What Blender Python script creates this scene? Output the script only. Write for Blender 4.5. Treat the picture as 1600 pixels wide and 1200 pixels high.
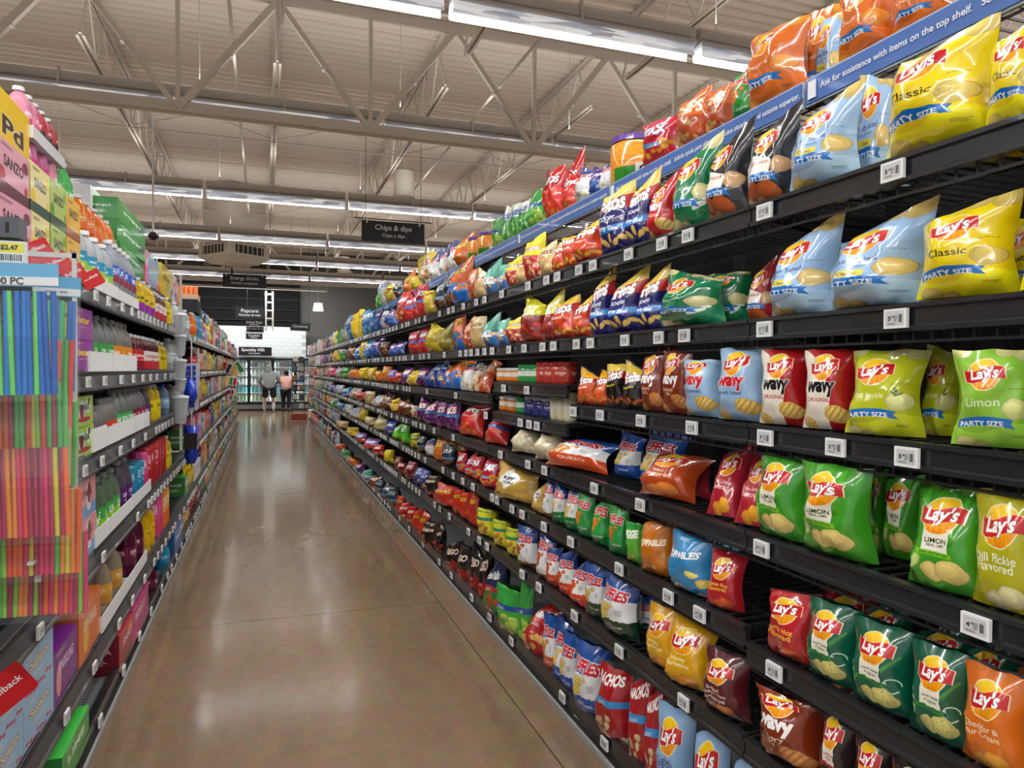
import bpy, math, random
import numpy as np
from mathutils import Matrix, Vector
SC=bpy.context.scene
for o in list(bpy.data.objects): bpy.data.objects.remove(o)
COL=SC.collection
R=random.Random(7)
PI=math.pi
# ---------------------------------------------------------------- camera
F=1105.0; CH=1.57; YAW=math.radians(19.35); PIT=math.radians(-1.06); ROLL=math.radians(0.37)
cam=bpy.data.cameras.new('camera'); camo=bpy.data.objects.new('camera',cam); COL.objects.link(camo)
cam.sensor_fit='HORIZONTAL'; cam.sensor_width=36; cam.lens=F/1600*36; cam.clip_start=.02; cam.clip_end=200
CM=(Matrix.Rotation(-YAW,3,'Z')@Matrix.Rotation(PI/2+PIT,3,'X')@Matrix.Rotation(ROLL,3,'Z'))
camo.matrix_world=Matrix.Translation((0,0,CH))@CM.to_4x4()
SC.camera=camo
# ---------------------------------------------------------------- world, light, exposure
w=bpy.data.worlds.new('world'); SC.world=w; w.use_nodes=True
w.node_tree.nodes['Background'].inputs[0].default_value=(.92,.96,1,1)
w.node_tree.nodes['Background'].inputs[1].default_value=0.55
SC.view_settings.view_transform='Standard'; SC.view_settings.look='None'
SC.view_settings.exposure=0.0; SC.view_settings.gamma=1; SC.view_settings.use_curve_mapping=False
SC.cycles.max_bounces=8; SC.cycles.diffuse_bounces=4; SC.cycles.glossy_bounces=3; SC.cycles.transmission_bounces=6
SC.cycles.transparent_max_bounces=8; SC.cycles.use_denoising=True; SC.cycles.sample_clamp_indirect=4
STRIP_Y=[-5.0,-1.3,2.45,6.04,9.63,13.85,18.2,21.9,25.4]; STRIP_Z=4.72; SX0,SX1=-11.0,14.0
DOWN_W=600; UP_W=105
def area(name,loc,sx,sy,watts,up=False,col=(1,.985,.96)):
    l=bpy.data.lights.new(name,'AREA'); l.shape='RECTANGLE'; l.size=sx; l.size_y=sy; l.energy=watts; l.color=col
    o=bpy.data.objects.new(name,l); COL.objects.link(o); o.location=loc
    if up: o.rotation_euler=(PI,0,0)
    return o
def strip_z(y): return STRIP_Z+(.10 if abs(y-9.63)<.1 else 0)
for y in STRIP_Y:
    area('strip_light_down',((SX0+SX1)/2,y,strip_z(y)+.02),SX1-SX0,.06,DOWN_W)
    area('strip_light_up',((SX0+SX1)/2,y,strip_z(y)+.32),SX1-SX0,.10,UP_W,True)
area('wall_washer_light',(-.3,27.7,4.5),5,.12,150)  # extra lamp added to brighten the tiled wall above the coolers
COL.objects['wall_washer_light'].rotation_euler=(math.radians(38),0,0)
# ---------------------------------------------------------------- projection helpers (measuring the photograph)
def ray(u,v):
    d=CM@Vector(((u-800)/F,-(v-600)/F,-1)); return d
def atX(u,v,X):
    d=ray(u,v); k=X/d.x; return d.y*k, CH+d.z*k
def atY(u,v,Y):
    d=ray(u,v); k=Y/d.y; return d.x*k, CH+d.z*k
def proj(x,y,z):
    p=CM.transposed()@Vector((x,y,z-CH)); return 800-F*p.x/p.z, 600+F*p.y/p.z
def Yu(u,X,z):
    "Y on the plane X and height z that shows at column u"
    v=577.
    for _ in range(6):
        y,zz=atX(u,v,X); v=proj(X,y,z)[1]
    return atX(u,v,X)[0]
# ---------------------------------------------------------------- helpers
MATS={}
def mat(name,col,rough=.5,metal=0,emis=None,estr=0,trans=0,coat=0,bump=0,bscale=40,var=0,alpha=1,ior=1.45,vscale=8):
    if name in MATS: return MATS[name]
    m=bpy.data.materials.new(name); m.use_nodes=True; nt=m.node_tree; p=nt.nodes['Principled BSDF']
    c=tuple(srgb(x) for x in col) if max(col)<=1 else tuple(srgb(x/255) for x in col)
    p.inputs['Base Color'].default_value=(*c,1); p.inputs['Roughness'].default_value=rough
    p.inputs['Metallic'].default_value=metal; p.inputs['Transmission Weight'].default_value=trans
    p.inputs['Coat Weight'].default_value=coat; p.inputs['Alpha'].default_value=alpha; p.inputs['IOR'].default_value=ior
    if emis:
        p.inputs['Emission Color'].default_value=(*emis,1); p.inputs['Emission Strength'].default_value=estr
    if bump or var:
        tc=nt.nodes.new('ShaderNodeTexCoord'); n=nt.nodes.new('ShaderNodeTexNoise'); n.inputs['Scale'].default_value=bscale if bump else vscale
        n.inputs['Detail'].default_value=3
        nt.links.new(tc.outputs['Object'],n.inputs['Vector'])
        if bump:
            b=nt.nodes.new('ShaderNodeBump'); b.inputs['Strength'].default_value=bump; b.inputs['Distance'].default_value=.01
            nt.links.new(n.outputs['Fac'],b.inputs['Height']); nt.links.new(b.outputs['Normal'],p.inputs['Normal'])
        if var:
            r=nt.nodes.new('ShaderNodeMapRange'); r.inputs['From Min'].default_value=.3; r.inputs['From Max'].default_value=.7
            r.inputs['To Min'].default_value=1-var; r.inputs['To Max'].default_value=1+var
            h=nt.nodes.new('ShaderNodeHueSaturation'); h.inputs['Color'].default_value=(*c,1)
            nt.links.new(n.outputs['Fac'],r.inputs['Value']); nt.links.new(r.outputs['Result'],h.inputs['Value'])
            nt.links.new(h.outputs['Color'],p.inputs['Base Color'])
    MATS[name]=m; return m
def srgb(x): return x/12.92 if x<=.04045 else ((x+.055)/1.055)**2.4
class MB:
    "collects shapes into one mesh"
    def __init__(s): s.v=[]; s.f=[]; s.m=[]; s.uv=[]
    def add(s,vs,fs,mi=0,uvs=None):
        b=len(s.v); s.v+= [tuple(v) for v in vs]
        for k,f in enumerate(fs):
            s.f.append(tuple(b+i for i in f)); s.m.append(mi)
            s.uv.append(uvs[k] if uvs else None)
        return s
    def box(s,x0,x1,y0,y1,z0,z1,mi=0):
        return s.add([(x0,y0,z0),(x1,y0,z0),(x1,y1,z0),(x0,y1,z0),(x0,y0,z1),(x1,y0,z1),(x1,y1,z1),(x0,y1,z1)],
          [(0,3,2,1),(4,5,6,7),(0,1,5,4),(1,2,6,5),(2,3,7,6),(3,0,4,7)],mi)
    def bar(s,a,b,w,h=None,mi=0,up=(0,0,1)):
        a=Vector(a); b=Vector(b); d=(b-a).normalized(); h=h or w
        sd=d.cross(Vector(up)); 
        if sd.length<1e-4: sd=d.cross(Vector((1,0,0)))
        sd.normalize(); u=sd.cross(d).normalized(); vs=[]
        for p in (a,b):
            for i,j in ((-1,-1),(1,-1),(1,1),(-1,1)): vs.append(p+sd*w/2*i+u*h/2*j)
        return s.add(vs,[(0,1,2,3),(7,6,5,4),(0,4,5,1),(1,5,6,2),(2,6,7,3),(3,7,4,0)],mi)
    def tube(s,pts,r,n=6,mi=0,rs=None):
        pts=[Vector(p) for p in pts]; base=len(s.v)
        for i,p in enumerate(pts):
            d=(pts[min(i+1,len(pts)-1)]-pts[max(i-1,0)]).normalized()
            sd=d.cross(Vector((0,0,1))); 
            if sd.length<1e-3: sd=Vector((1,0,0))
            sd.normalize(); u=sd.cross(d); rr=rs[i] if rs else r
            for k in range(n):
                t=2*PI*k/n; s.v.append(tuple(p+sd*math.cos(t)*rr+u*math.sin(t)*rr))
        for i in range(len(pts)-1):
            for k in range(n):
                a=base+i*n+k; b=base+i*n+(k+1)%n; s.f.append((a,b,b+n,a+n)); s.m.append(mi); s.uv.append(None)
        for q in (base,base+(len(pts)-1)*n):
            f=tuple(q+k for k in range(n)); s.f.append(f if q!=base else f[::-1]); s.m.append(mi); s.uv.append(None)
        return s
    def lathe(s,prof,n=14,mi=0,uvw=None,c=(0,0)):
        "prof: list of (r,z); uvw=(u0,u1,v0,v1) writes uvs; outward normals"
        base=len(s.v)
        for r,z in prof:
            for k in range(n):
                t=2*PI*k/n; s.v.append((c[0]+r*math.cos(t),c[1]+r*math.sin(t),z))
        z0=prof[0][1]; z1=prof[-1][1]
        for i in range(len(prof)-1):
            for k in range(n):
                a=base+i*n+k; b=base+i*n+(k+1)%n; s.f.append((a,b,b+n,a+n)); s.m.append(mi)
                if uvw:
                    va=(prof[i][1]-z0)/(z1-z0); vb=(prof[i+1][1]-z0)/(z1-z0); ua=k/n*2%2; ub=(k+1)/n*2
                    s.uv.append(((ua,va),(ub,va),(ub,vb),(ua,vb)))
                else: s.uv.append(None)
        return s
    def disc(s,r,z,n=14,mi=0,up=True,c=(0,0)):
        b=len(s.v)
        for k in range(n):
            t=2*PI*k/n; s.v.append((c[0]+r*math.cos(t),c[1]+r*math.sin(t),z))
        f=tuple(range(b,b+n)); s.f.append(f if up else f[::-1]); s.m.append(mi); s.uv.append(None); return s
    def mesh(s,name,mats=(),smooth=False,angle=None):
        me=bpy.data.meshes.new(name); me.from_pydata(s.v,[],s.f)
        for m in mats: me.materials.append(m)
        me.polygons.foreach_set('material_index',s.m)
        if any(u is not None for u in s.uv):
            uv=me.uv_layers.new(name='uv'); fl=[]
            for f,u in zip(s.f,s.uv):
                for i in range(len(f)): fl+= list(u[i]) if u else [0.5,0.5]
            uv.data.foreach_set('uv',fl)
        if smooth: me.polygons.foreach_set('use_smooth',[True]*len(s.f))
        me.update()
        return me
def link(name,me,parent=None,loc=None,rot=None,scale=None,kind=None,label=None,cat=None,group=None):
    o=bpy.data.objects.new(name,me); COL.objects.link(o)
    if parent: o.parent=parent
    if loc is not None: o.location=loc
    if rot is not None: o.rotation_euler=rot
    if scale is not None: o.scale=scale
    if kind: o['kind']=kind
    if label: o['label']=label
    if cat: o['category']=cat
    if group: o['group']=group
    return o
def empty(name,loc,**k):
    return link(name,None,loc=loc,**k)
ORD=['nearest','second nearest','third nearest','fourth nearest','fifth nearest','sixth nearest','seventh nearest','eighth nearest','ninth nearest','tenth nearest']
ORD2=['first','second','third','fourth','fifth','sixth','seventh','eighth','ninth','tenth','eleventh','twelfth','thirteenth','fourteenth','fifteenth','sixteenth','seventeenth','eighteenth','nineteenth']
TENS=['','','twenty','thirty','forty','fifty','sixty','seventy','eighty','ninety']
def nth(i):
    "i counts from zero"
    if i<10: return ORD[i]
    n=i+1
    if n<20: return ORD2[n-1]+' nearest'
    t,r=divmod(n,10)
    if t<10:
        return (TENS[t][:-1]+'ieth' if r==0 else TENS[t]+'-'+ORD2[r-1])+' nearest'
    return str(n)+'th nearest'
# ---------------------------------------------------------------- painted print (computed here, no files)
_TX={}
def glyphs(body,bold=0,shear=0,sp=1):
    key=(body,bold,shear,sp)
    if key in _TX: return _TX[key]
    cu=bpy.data.curves.new('t','FONT'); cu.body=body; cu.size=1; cu.offset=bold; cu.shear=shear; cu.resolution_u=3; cu.space_character=sp
    ob=bpy.data.objects.new('t',cu); COL.objects.link(ob)
    dg=bpy.context.evaluated_depsgraph_get(); ev=ob.evaluated_get(dg); me=ev.to_mesh()
    me.calc_loop_triangles()
    v=np.empty(len(me.vertices)*3); me.vertices.foreach_get('co',v); v=v.reshape(-1,3)[:,:2]
    t=np.empty(len(me.loop_triangles)*3,dtype=np.int32); me.loop_triangles.foreach_get('vertices',t); t=t.reshape(-1,3)
    ev.to_mesh_clear(); bpy.data.objects.remove(ob); bpy.data.curves.remove(cu)
    if len(v)==0: v=np.zeros((1,2)); t=np.zeros((0,3),dtype=np.int32)
    _TX[key]=(v,t); return _TX[key]
def text_mesh(body,width=None,height=None,bold=.01,center=True):
    v,t=glyphs(body,bold); v=v.copy(); mn=v.min(0); mx=v.max(0); s=1
    if width: s=width/(mx[0]-mn[0])
    elif height: s=height/.73
    v=(v-((mn+mx)/2 if center else mn))*s
    return v,t
def C(c):
    if isinstance(c,str): return np.array([int(c[i:i+2],16)/255 for i in (0,2,4)],dtype=np.float32)
    return np.array(c,dtype=np.float32)
class Tex:
    def __init__(s,w,h,bg,ss=2):
        s.ss=ss; s.w=w*ss; s.h=h*ss; s.a=np.empty((s.h,s.w,3),dtype=np.float32); s.a[:]=C(bg)
        s.x,s.y=np.meshgrid((np.arange(s.w)+.5)/s.w*w/h,(np.arange(s.h)+.5)/s.h)   # x in units of the height
        s.asp=w/h; s.rng=np.random.RandomState(int(w*7+h))
    def box_(s,x0,y0,x1,y1):
        i0=max(0,int(x0/s.asp*s.w)); i1=min(s.w,int(x1/s.asp*s.w)+2); j0=max(0,int(y0*s.h)); j1=min(s.h,int(y1*s.h)+2)
        return (slice(j0,max(j0,j1)),slice(i0,max(i0,i1)))
    def fill(s,m,c,sl=None):
        if sl is None: s.a[m]=C(c)
        else:
            b=s.a[sl]; b[m]=C(c)
    def rect(s,x0,y0,x1,y1,c):
        sl=s.box_(x0,y0,x1,y1); X=s.x[sl]; Y=s.y[sl]; s.fill((X>=x0)&(X<=x1)&(Y>=y0)&(Y<=y1),c,sl)
    def ell(s,cx,cy,rx,ry,c,c2=None,rot=0,wob=0):
        r=max(rx,ry)*1.2; sl=s.box_(cx-r,cy-r,cx+r,cy+r); X=s.x[sl]-cx; Y=s.y[sl]-cy
        if rot: X,Y=X*math.cos(rot)+Y*math.sin(rot),-X*math.sin(rot)+Y*math.cos(rot)
        d=(X/rx)**2+(Y/ry)**2
        if wob: d=d*(1+wob*np.sin(np.arctan2(Y,X)*5+cx*40))
        m=d<1; b=s.a[sl]
        if c2 is None: b[m]=C(c)
        else:
            t=np.clip(Y/ry*.5+.5,0,1)[m][:,None]; b[m]=C(c)*(1-t)+C(c2)*t
    def chip(s,cx,cy,r,c='E9C46A',rot=0,e=.8,wavy=False,spk=None):
        c=C(c); s.ell(cx,cy,r*1.04,r*e*1.04,c*.72,rot=rot,wob=.06); s.ell(cx,cy,r,r*e,np.clip(c*1.06,0,1),c*.9,rot=rot,wob=.06)
        s.ell(cx-r*.15,cy-r*.12,r*.62,r*e*.55,np.clip(c*1.14,0,1),c,rot=rot,wob=.1)
        if wavy:
            sl=s.box_(cx-r,cy-r,cx+r,cy+r); X=s.x[sl]-cx;Y=s.y[sl]-cy; m=((X/r)**2+(Y/(r*e))**2<.95)&(np.sin((X*.8+Y*.6)/r*16)>.35)
            b=s.a[sl]; b[m]=c*.8
        if spk is not None:
            for _ in range(14):
                q=s.rng.rand(2)*1.4-.7; s.ell(cx+q[0]*r,cy+q[1]*r*e,r*.05,r*.04,spk)
    def poly(s,pts,c,c2=None):
        P=np.array(pts); sl=s.box_(P[:,0].min(),P[:,1].min(),P[:,0].max(),P[:,1].max()); X=s.x[sl];Y=s.y[sl]
        m=np.zeros(X.shape,bool); n=len(pts); j=n-1
        for i in range(n):
            xi,yi=pts[i]; xj,yj=pts[j]
            if yi!=yj: m^=((yi>Y)!=(yj>Y))&(X<(xj-xi)*(Y-yi)/(yj-yi)+xi)
            j=i
        b=s.a[sl]; b[m]=C(c)
    def band(s,f0,f1,c):
        "fill where f0(x)<y<f1(x)"
        m=(s.y>f0(s.x))&(s.y<f1(s.x)); s.a[m]=C(c)
    def text(s,body,cx,cy,width,c,height=None,rot=0,bold=.02,shear=0,out=None,ow=.006,arc=0,vs=1,sp=1):
        v,t=glyphs(body,bold,shear,sp); v=v.copy(); mn=v.min(0); mx=v.max(0); k=width/max(.01,(mx[0]-mn[0])); 
        v=(v-(mn+mx)/2)*k; v[:,1]*=-vs
        if height: v[:,1]*=height/max(1e-5,(v[:,1].max()-v[:,1].min()))
        if arc: v[:,1]+= arc*((v[:,0]/(width/2))**2)
        cr,sr=math.cos(rot),math.sin(rot); v=np.stack([v[:,0]*cr-v[:,1]*sr+cx, v[:,0]*sr+v[:,1]*cr+cy],1)
        px=np.stack([v[:,0]/s.asp*s.w, v[:,1]*s.h],1)
        pad=int(ow*s.h)+3; i0=int(px[:,0].min())-pad; j0=int(px[:,1].min())-pad; i1=int(px[:,0].max())+pad; j1=int(px[:,1].max())+pad
        M=np.zeros((max(1,j1-j0),max(1,i1-i0)),bool); q=px-(i0,j0)
        for a,b,d in t:
            A,B,D=q[a],q[b],q[d]; x0=int(min(A[0],B[0],D[0])); x1=int(max(A[0],B[0],D[0]))+1; y0=int(min(A[1],B[1],D[1])); y1=int(max(A[1],B[1],D[1]))+1
            xs=np.arange(x0,x1+1)+.5; ys=(np.arange(y0,y1+1)+.5)[:,None]
            e1=(B[0]-A[0])*(ys-A[1])-(B[1]-A[1])*(xs-A[0]); e2=(D[0]-B[0])*(ys-B[1])-(D[1]-B[1])*(xs-B[0]); e3=(A[0]-D[0])*(ys-D[1])-(A[1]-D[1])*(xs-D[0])
            m=((e1>=0)&(e2>=0)&(e3>=0))|((e1<=0)&(e2<=0)&(e3<=0)); M[y0:y1+1,x0:x1+1]|=m[:M.shape[0]-y0,:M.shape[1]-x0]
        def put(MM,col):
            a0=max(0,j0);b0=max(0,i0);a1=min(s.h,j1);b1=min(s.w,i1)
            if a1>a0 and b1>b0:
                s.a[a0:a1,b0:b1][MM[a0-j0:a1-j0,b0-i0:b1-i0]]=C(col)
        if out is not None:
            D=M.copy(); n=max(1,int(ow*s.h))
            for dx,dy in ((n,0),(-n,0),(0,n),(0,-n),(n*7//10,n*7//10),(-n*7//10,n*7//10),(n*7//10,-n*7//10),(-n*7//10,-n*7//10)):
                D|=np.roll(np.roll(M,dx,1),dy,0)
            put(D,out)
        put(M,c)
    def lines(s,x0,y0,x1,y1,n,c):
        for i in range(n):
            y=y0+(y1-y0)*(i+.2)/n; s.rect(x0,y,x0+(x1-x0)*(.7+.3*s.rng.rand()),y+(y1-y0)/n*.4,c)
    def bars(s,x0,y0,x1,y1,c='101010'):
        sl=s.box_(x0,y0,x1,y1); X=s.x[sl];Y=s.y[sl]; k=((X-x0)/(x1-x0)*26).astype(int)
        r=s.rng.rand(60)>.5; m=r[np.clip(k,0,59)]&(X>x0)&(X<x1)&(Y>y0)&(Y<y1); b=s.a[sl]; b[m]=C(c)
    def image(s,name):
        a=s.a.reshape(s.h//s.ss,s.ss,s.w//s.ss,s.ss,3).mean((1,3))[::-1]
        h,w=a.shape[:2]; im=bpy.data.images.new(name,w,h,alpha=False); buf=np.ones((h,w,4),dtype=np.float32); buf[...,:3]=a
        im.pixels.foreach_set(buf.ravel()); im.pack(); return im
def texmat(name,tex,rough=.3,coat=.25,bump=.25,bscale=14,metal=0,spec=.5,trans=0,crease=False):
    im=tex.image(name); m=bpy.data.materials.new(name); m.use_nodes=True; nt=m.node_tree; p=nt.nodes['Principled BSDF']
    t=nt.nodes.new('ShaderNodeTexImage'); t.image=im; t.interpolation='Linear'; t.extension='REPEAT'
    uv=nt.nodes.new('ShaderNodeUVMap'); uv.uv_map='uv'; nt.links.new(uv.outputs[0],t.inputs[0])
    nt.links.new(t.outputs[0],p.inputs['Base Color']); p.inputs['Roughness'].default_value=rough; p.inputs['Coat Weight'].default_value=coat
    p.inputs['Coat Roughness'].default_value=.08; p.inputs['Metallic'].default_value=metal
    if bump:
        tc=nt.nodes.new('ShaderNodeTexCoord'); n=nt.nodes.new('ShaderNodeTexNoise'); n.inputs['Scale'].default_value=bscale; n.inputs['Detail'].default_value=2
        n.inputs['Distortion'].default_value=1.5
        oi=nt.nodes.new('ShaderNodeObjectInfo'); ad=nt.nodes.new('ShaderNodeVectorMath'); ad.operation='ADD'
        nt.links.new(tc.outputs['UV'],ad.inputs[0]); nt.links.new(oi.outputs['Random'],ad.inputs[1])
        b=nt.nodes.new('ShaderNodeBump'); b.inputs['Strength'].default_value=bump; b.inputs['Distance'].default_value=.03
        nt.links.new(ad.outputs[0],n.inputs['Vector'])
        if crease:
            vo=nt.nodes.new('ShaderNodeTexVoronoi'); vo.feature='DISTANCE_TO_EDGE'; vo.inputs['Scale'].default_value=4.2
            mi=nt.nodes.new('ShaderNodeMixRGB'); mi.inputs[0].default_value=.22; nt.links.new(ad.outputs[0],mi.inputs[1]); nt.links.new(n.outputs['Color'],mi.inputs[2]); nt.links.new(mi.outputs[0],vo.inputs['Vector'])
            mr=nt.nodes.new('ShaderNodeMapRange'); mr.inputs[1].default_value=0; mr.inputs[2].default_value=.10; mr.inputs[3].default_value=.55; mr.inputs[4].default_value=0; nt.links.new(vo.outputs['Distance'],mr.inputs[0])
            ma=nt.nodes.new('ShaderNodeMath'); ma.operation='ADD'; nt.links.new(n.outputs['Fac'],ma.inputs[0]); nt.links.new(mr.outputs[0],ma.inputs[1]); nt.links.new(ma.outputs[0],b.inputs['Height'])
        else: nt.links.new(n.outputs['Fac'],b.inputs['Height']); nt.links.new(b.outputs['Normal'],p.inputs['Normal'])
    MATS[name]=m; return m
# ---- bag fronts: front print fills x 0..FW of the sheet, back print the rest
BW,BH=300,400; FW=.75*.86
def bag(bg,back='8E8F92'):
    t=Tex(BW,BH,bg); t.rect(FW,0,.76,1,back); t.lines(FW+.015,.1,.735,.8,26,C(back)*.62); t.rect(FW+.02,.84,.72,.92,'F0F0F0'); t.bars(FW+.03,.85,.71,.91); return t
def logo(t,cx,cy,w,rot=-.12,ring='F7E9C0'):
    t.ell(cx,cy,w*.43,w*.46,ring,rot=rot); t.ell(cx,cy,w*.40,w*.43,'FBD51C','F08A12',rot=rot)
    for k in range(5): t.ell(cx+(k-2)*w*.12,cy+w*.3,w*.015,w*.09,'F9B716',rot=rot)
    cr,sr=math.cos(rot),math.sin(rot); P=[]
    for i in range(25):
        x=-.5+i/24; P.append((x,-.17-.05*math.sin(x*6.2)))
    for i in range(25):
        x=.5-i/24; P.append((x,.17-.05*math.sin(x*6.2)))
    def T(q,k=1): return [(cx+(x*cr-y*sr)*w*k,cy+(x*sr+y*cr)*w*k) for x,y in q]
    t.poly(T(P,1.05),ring); t.poly(T(P),'C8161D')
    t.text("Lay's",cx-.0*w,cy+.0*w,w*.74,'FFFFFF',rot=rot,bold=.035,shear=.15,out='8E0E14',ow=.004,vs=1.15)
def ribbon(t,y,c='1673C8',x1=.5):
    f=lambda o:(lambda x:y+o+.10*(x/x1-.45)**2*1.6-.04*x/x1)
    m=(t.y>f(-.045)(t.x))&(t.y<f(.045)(t.x))&(t.x<x1-.03*np.abs(((t.y-f(0)(t.x))/.045))*-1-.03+0*t.x)&(t.x>.015); t.a[m]=C(c)
    t.text('PARTY SIZE',x1*.46,y+.005,x1*.76,'FFFFFF',rot=-.06,bold=.03,arc=.014)
def party(bg,flav,fc='3A3320',chip='E4C35C',back=None,corner=True,spk=None,ls=False,rib=True,extra=None):
    t=bag(bg,back or C(bg)*.75)
    b=C(bg); t.band(lambda x:.80+.06*np.sin(x*9),lambda x:1.1+x*0,np.clip(b*1.1+.03,0,1)); t.rect(FW,0,.76,1,back or b*.75); t.lines(FW+.015,.1,.735,.8,26,b*.45)
    if corner:
        t.chip(.55,.03,.10,chip,.4); t.chip(.40,.0,.09,chip,-.3); t.chip(.05,.02,.07,chip,.2)
    t.chip(.52,.60,.105,chip,.2,.95,spk=spk); t.chip(.10,.97,.09,chip,.3); t.chip(.22,1.0,.07,C(chip)*.9,-.3)
    if extra: extra(t)
    logo(t,.25,.26,.36)
    if ls:
        t.text(flav,.24,.50,.40,fc,bold=.012,rot=-.05); t.text('50% LESS SODIUM',.24,.565,.24,fc,bold=0,rot=-.05); t.rect(.12,.61,.36,.68,'F4D93A'); t.text('Classic',.24,.645,.15,'2C3A6B',bold=.01)
    else: t.text(flav,.24,.54,.30,fc,bold=.012,rot=-.05)
    if rib: ribbon(t,.75)
    t.text('- 0g TRANS FAT -',.52,.40,.14,b*.35,bold=0,arc=.01); t.lines(.47,.86,.58,.89,3,b*.5)
    return t
def small(bg,flav,flav2,panel='F4EFE0',acc='3E9A37',chip='E6CF7C',fc='2E4A22',spk=None,extra=None,band='7CC62E'):
    t=bag(bg,C(bg)*.7); b=C(bg)
    for k in range(5): t.poly([(.08+k*.12,0),(.11+k*.12,0),(.16+k*.11,.3),(.12+k*.11,.3)],np.clip(b*1.13,0,1))
    if extra: extra(t)
    t.rect(.17,.30,.42,.62,panel); logo(t,.30,.26,.40,rot=-.03)
    t.text(flav,.295,.50,.2,fc,bold=.02); t.text(flav2,.295,.545,.16,fc,bold=.01)
    t.band(lambda x:.59+.05*(x-.1),lambda x:.64+.05*(x-.1),np.clip(b,0,1)); t.poly([(.12,.59),(.45,.61),(.45,.66),(.12,.635)],band); t.text('REAL POTATOES',.29,.625,.25,'1F3A14',bold=.01,rot=.05)
    t.chip(.27,.80,.10,chip,.9,.8,spk=spk); t.chip(.43,.78,.13,chip,.1,.85,spk=spk); t.rect(FW,0,.76,1,b*.7)
    return t
def simple(bg,flav,fc='F4E7D0',chip='D97B33',logo_y=.28,top=None):
    t=bag(bg,'8A8A8E')
    if top: t.band(lambda x:0*x-1,lambda x:.2+.03*np.sin(x*12),top); t.rect(FW,0,.76,1,'8A8A8E')
    logo(t,.30,logo_y,.42); y=.55
    for l in flav.split('|'): t.text(l,.27,y,min(.42,.045*len(l)),fc,bold=.012); y+=.075
    t.chip(.40,.86,.12,chip,.2); t.chip(.26,.92,.10,C(chip)*.9,.6); t.rect(FW,0,.76,1,'8A8A8E'); t.lines(FW+.015,.1,.735,.8,26,'55565A')
    return t
def wavy(bg,wc,flav,fc,panel=None,chip='E8C063'):
    t=bag(bg,C(bg)*.7)
    if panel: t.poly([(0,.0),(.30,.25),(.42,.55),(.36,1),(0,1)],panel)
    logo(t,.28,.22,.38); t.text('wavy',.27,.50,.42,wc,bold=.05,vs=1.25,out='FFFFFF' if wc!='FFFFFF' else None,ow=.005)
    y=.63
    for l in flav.split('|'): t.text(l,.25,y,min(.36,.04*len(l)),fc,bold=.012); y+=.065
    t.chip(.47,.80,.14,chip,.3,.75,wavy=True); t.chip(.10,.93,.10,chip,.7,.7,wavy=True); t.rect(FW,0,.76,1,C(bg)*.7); return t
def ruff(top,mid,bot,chip='EBCB6A',sub='ORIGINAL',hi=.36,lo=.68):
    t=bag(mid,'B9BCC2'); z=lambda y,ph:(lambda x:y+.018*np.abs(((x*22+ph)%2)-1))
    t.band(lambda x:x*0-1,z(hi,0),top); t.band(z(lo,1),lambda x:x*0+2,bot)
    t.chip(.22,.50,.10,chip,1.0,.7,wavy=True); t.chip(.16,.62,.09,chip,.5,.8,wavy=True); t.chip(.36,.44,.05,chip,.1,.8)
    t.text('RUFFLES',.31,.26,.52,'D3202C',bold=.05,out='FFFFFF',ow=.010,arc=.03,rot=.06,vs=1.5)
    t.text(sub,.34,.80,.3,'FFFFFF',bold=.01); t.lines(.44,.5,.55,.6,5,'8A8A8A')
    t.rect(FW,0,.76,1,'C8CACE'); t.lines(FW+.015,.4,.735,.8,18,'8A8D92'); t.rect(FW,0,.76,hi,top); t.rect(FW,lo,.76,1,bot); return t
def frit(top,bot,word='Fritos',sub='ORIGINAL',swoosh='C81E24',chip='F0B23C',rib=None,sc='FFFFFF'):
    t=bag(bot,'9A9A9A'); t.band(lambda x:x*0-1,lambda x:.42-.25*x,top); t.band(lambda x:.22-.12*x,lambda x:.42-.16*x,swoosh)
    t.text(word,.30,.27,.50,'FFFFFF',bold=.045,shear=.25,rot=-.22,out='20140C',ow=.008,vs=1.5)
    t.text(sub,.28,.50,.34,sc,bold=.03,rot=-.15,shear=.2)
    for k in range(5): t.chip(.08+k*.12,.80+.06*(k%2),.075,chip,k*.8,.55)
    if rib: t.band(lambda x:.60+.03*np.sin(x*8),lambda x:.70+.03*np.sin(x*8),rib); t.text('Party Size!',.3,.655,.4,'FFFFFF',bold=.03,shear=.2)
    t.rect(FW,0,.76,1,'9A9A9A'); t.lines(FW+.015,.1,.735,.8,26,'66666A'); return t
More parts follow.
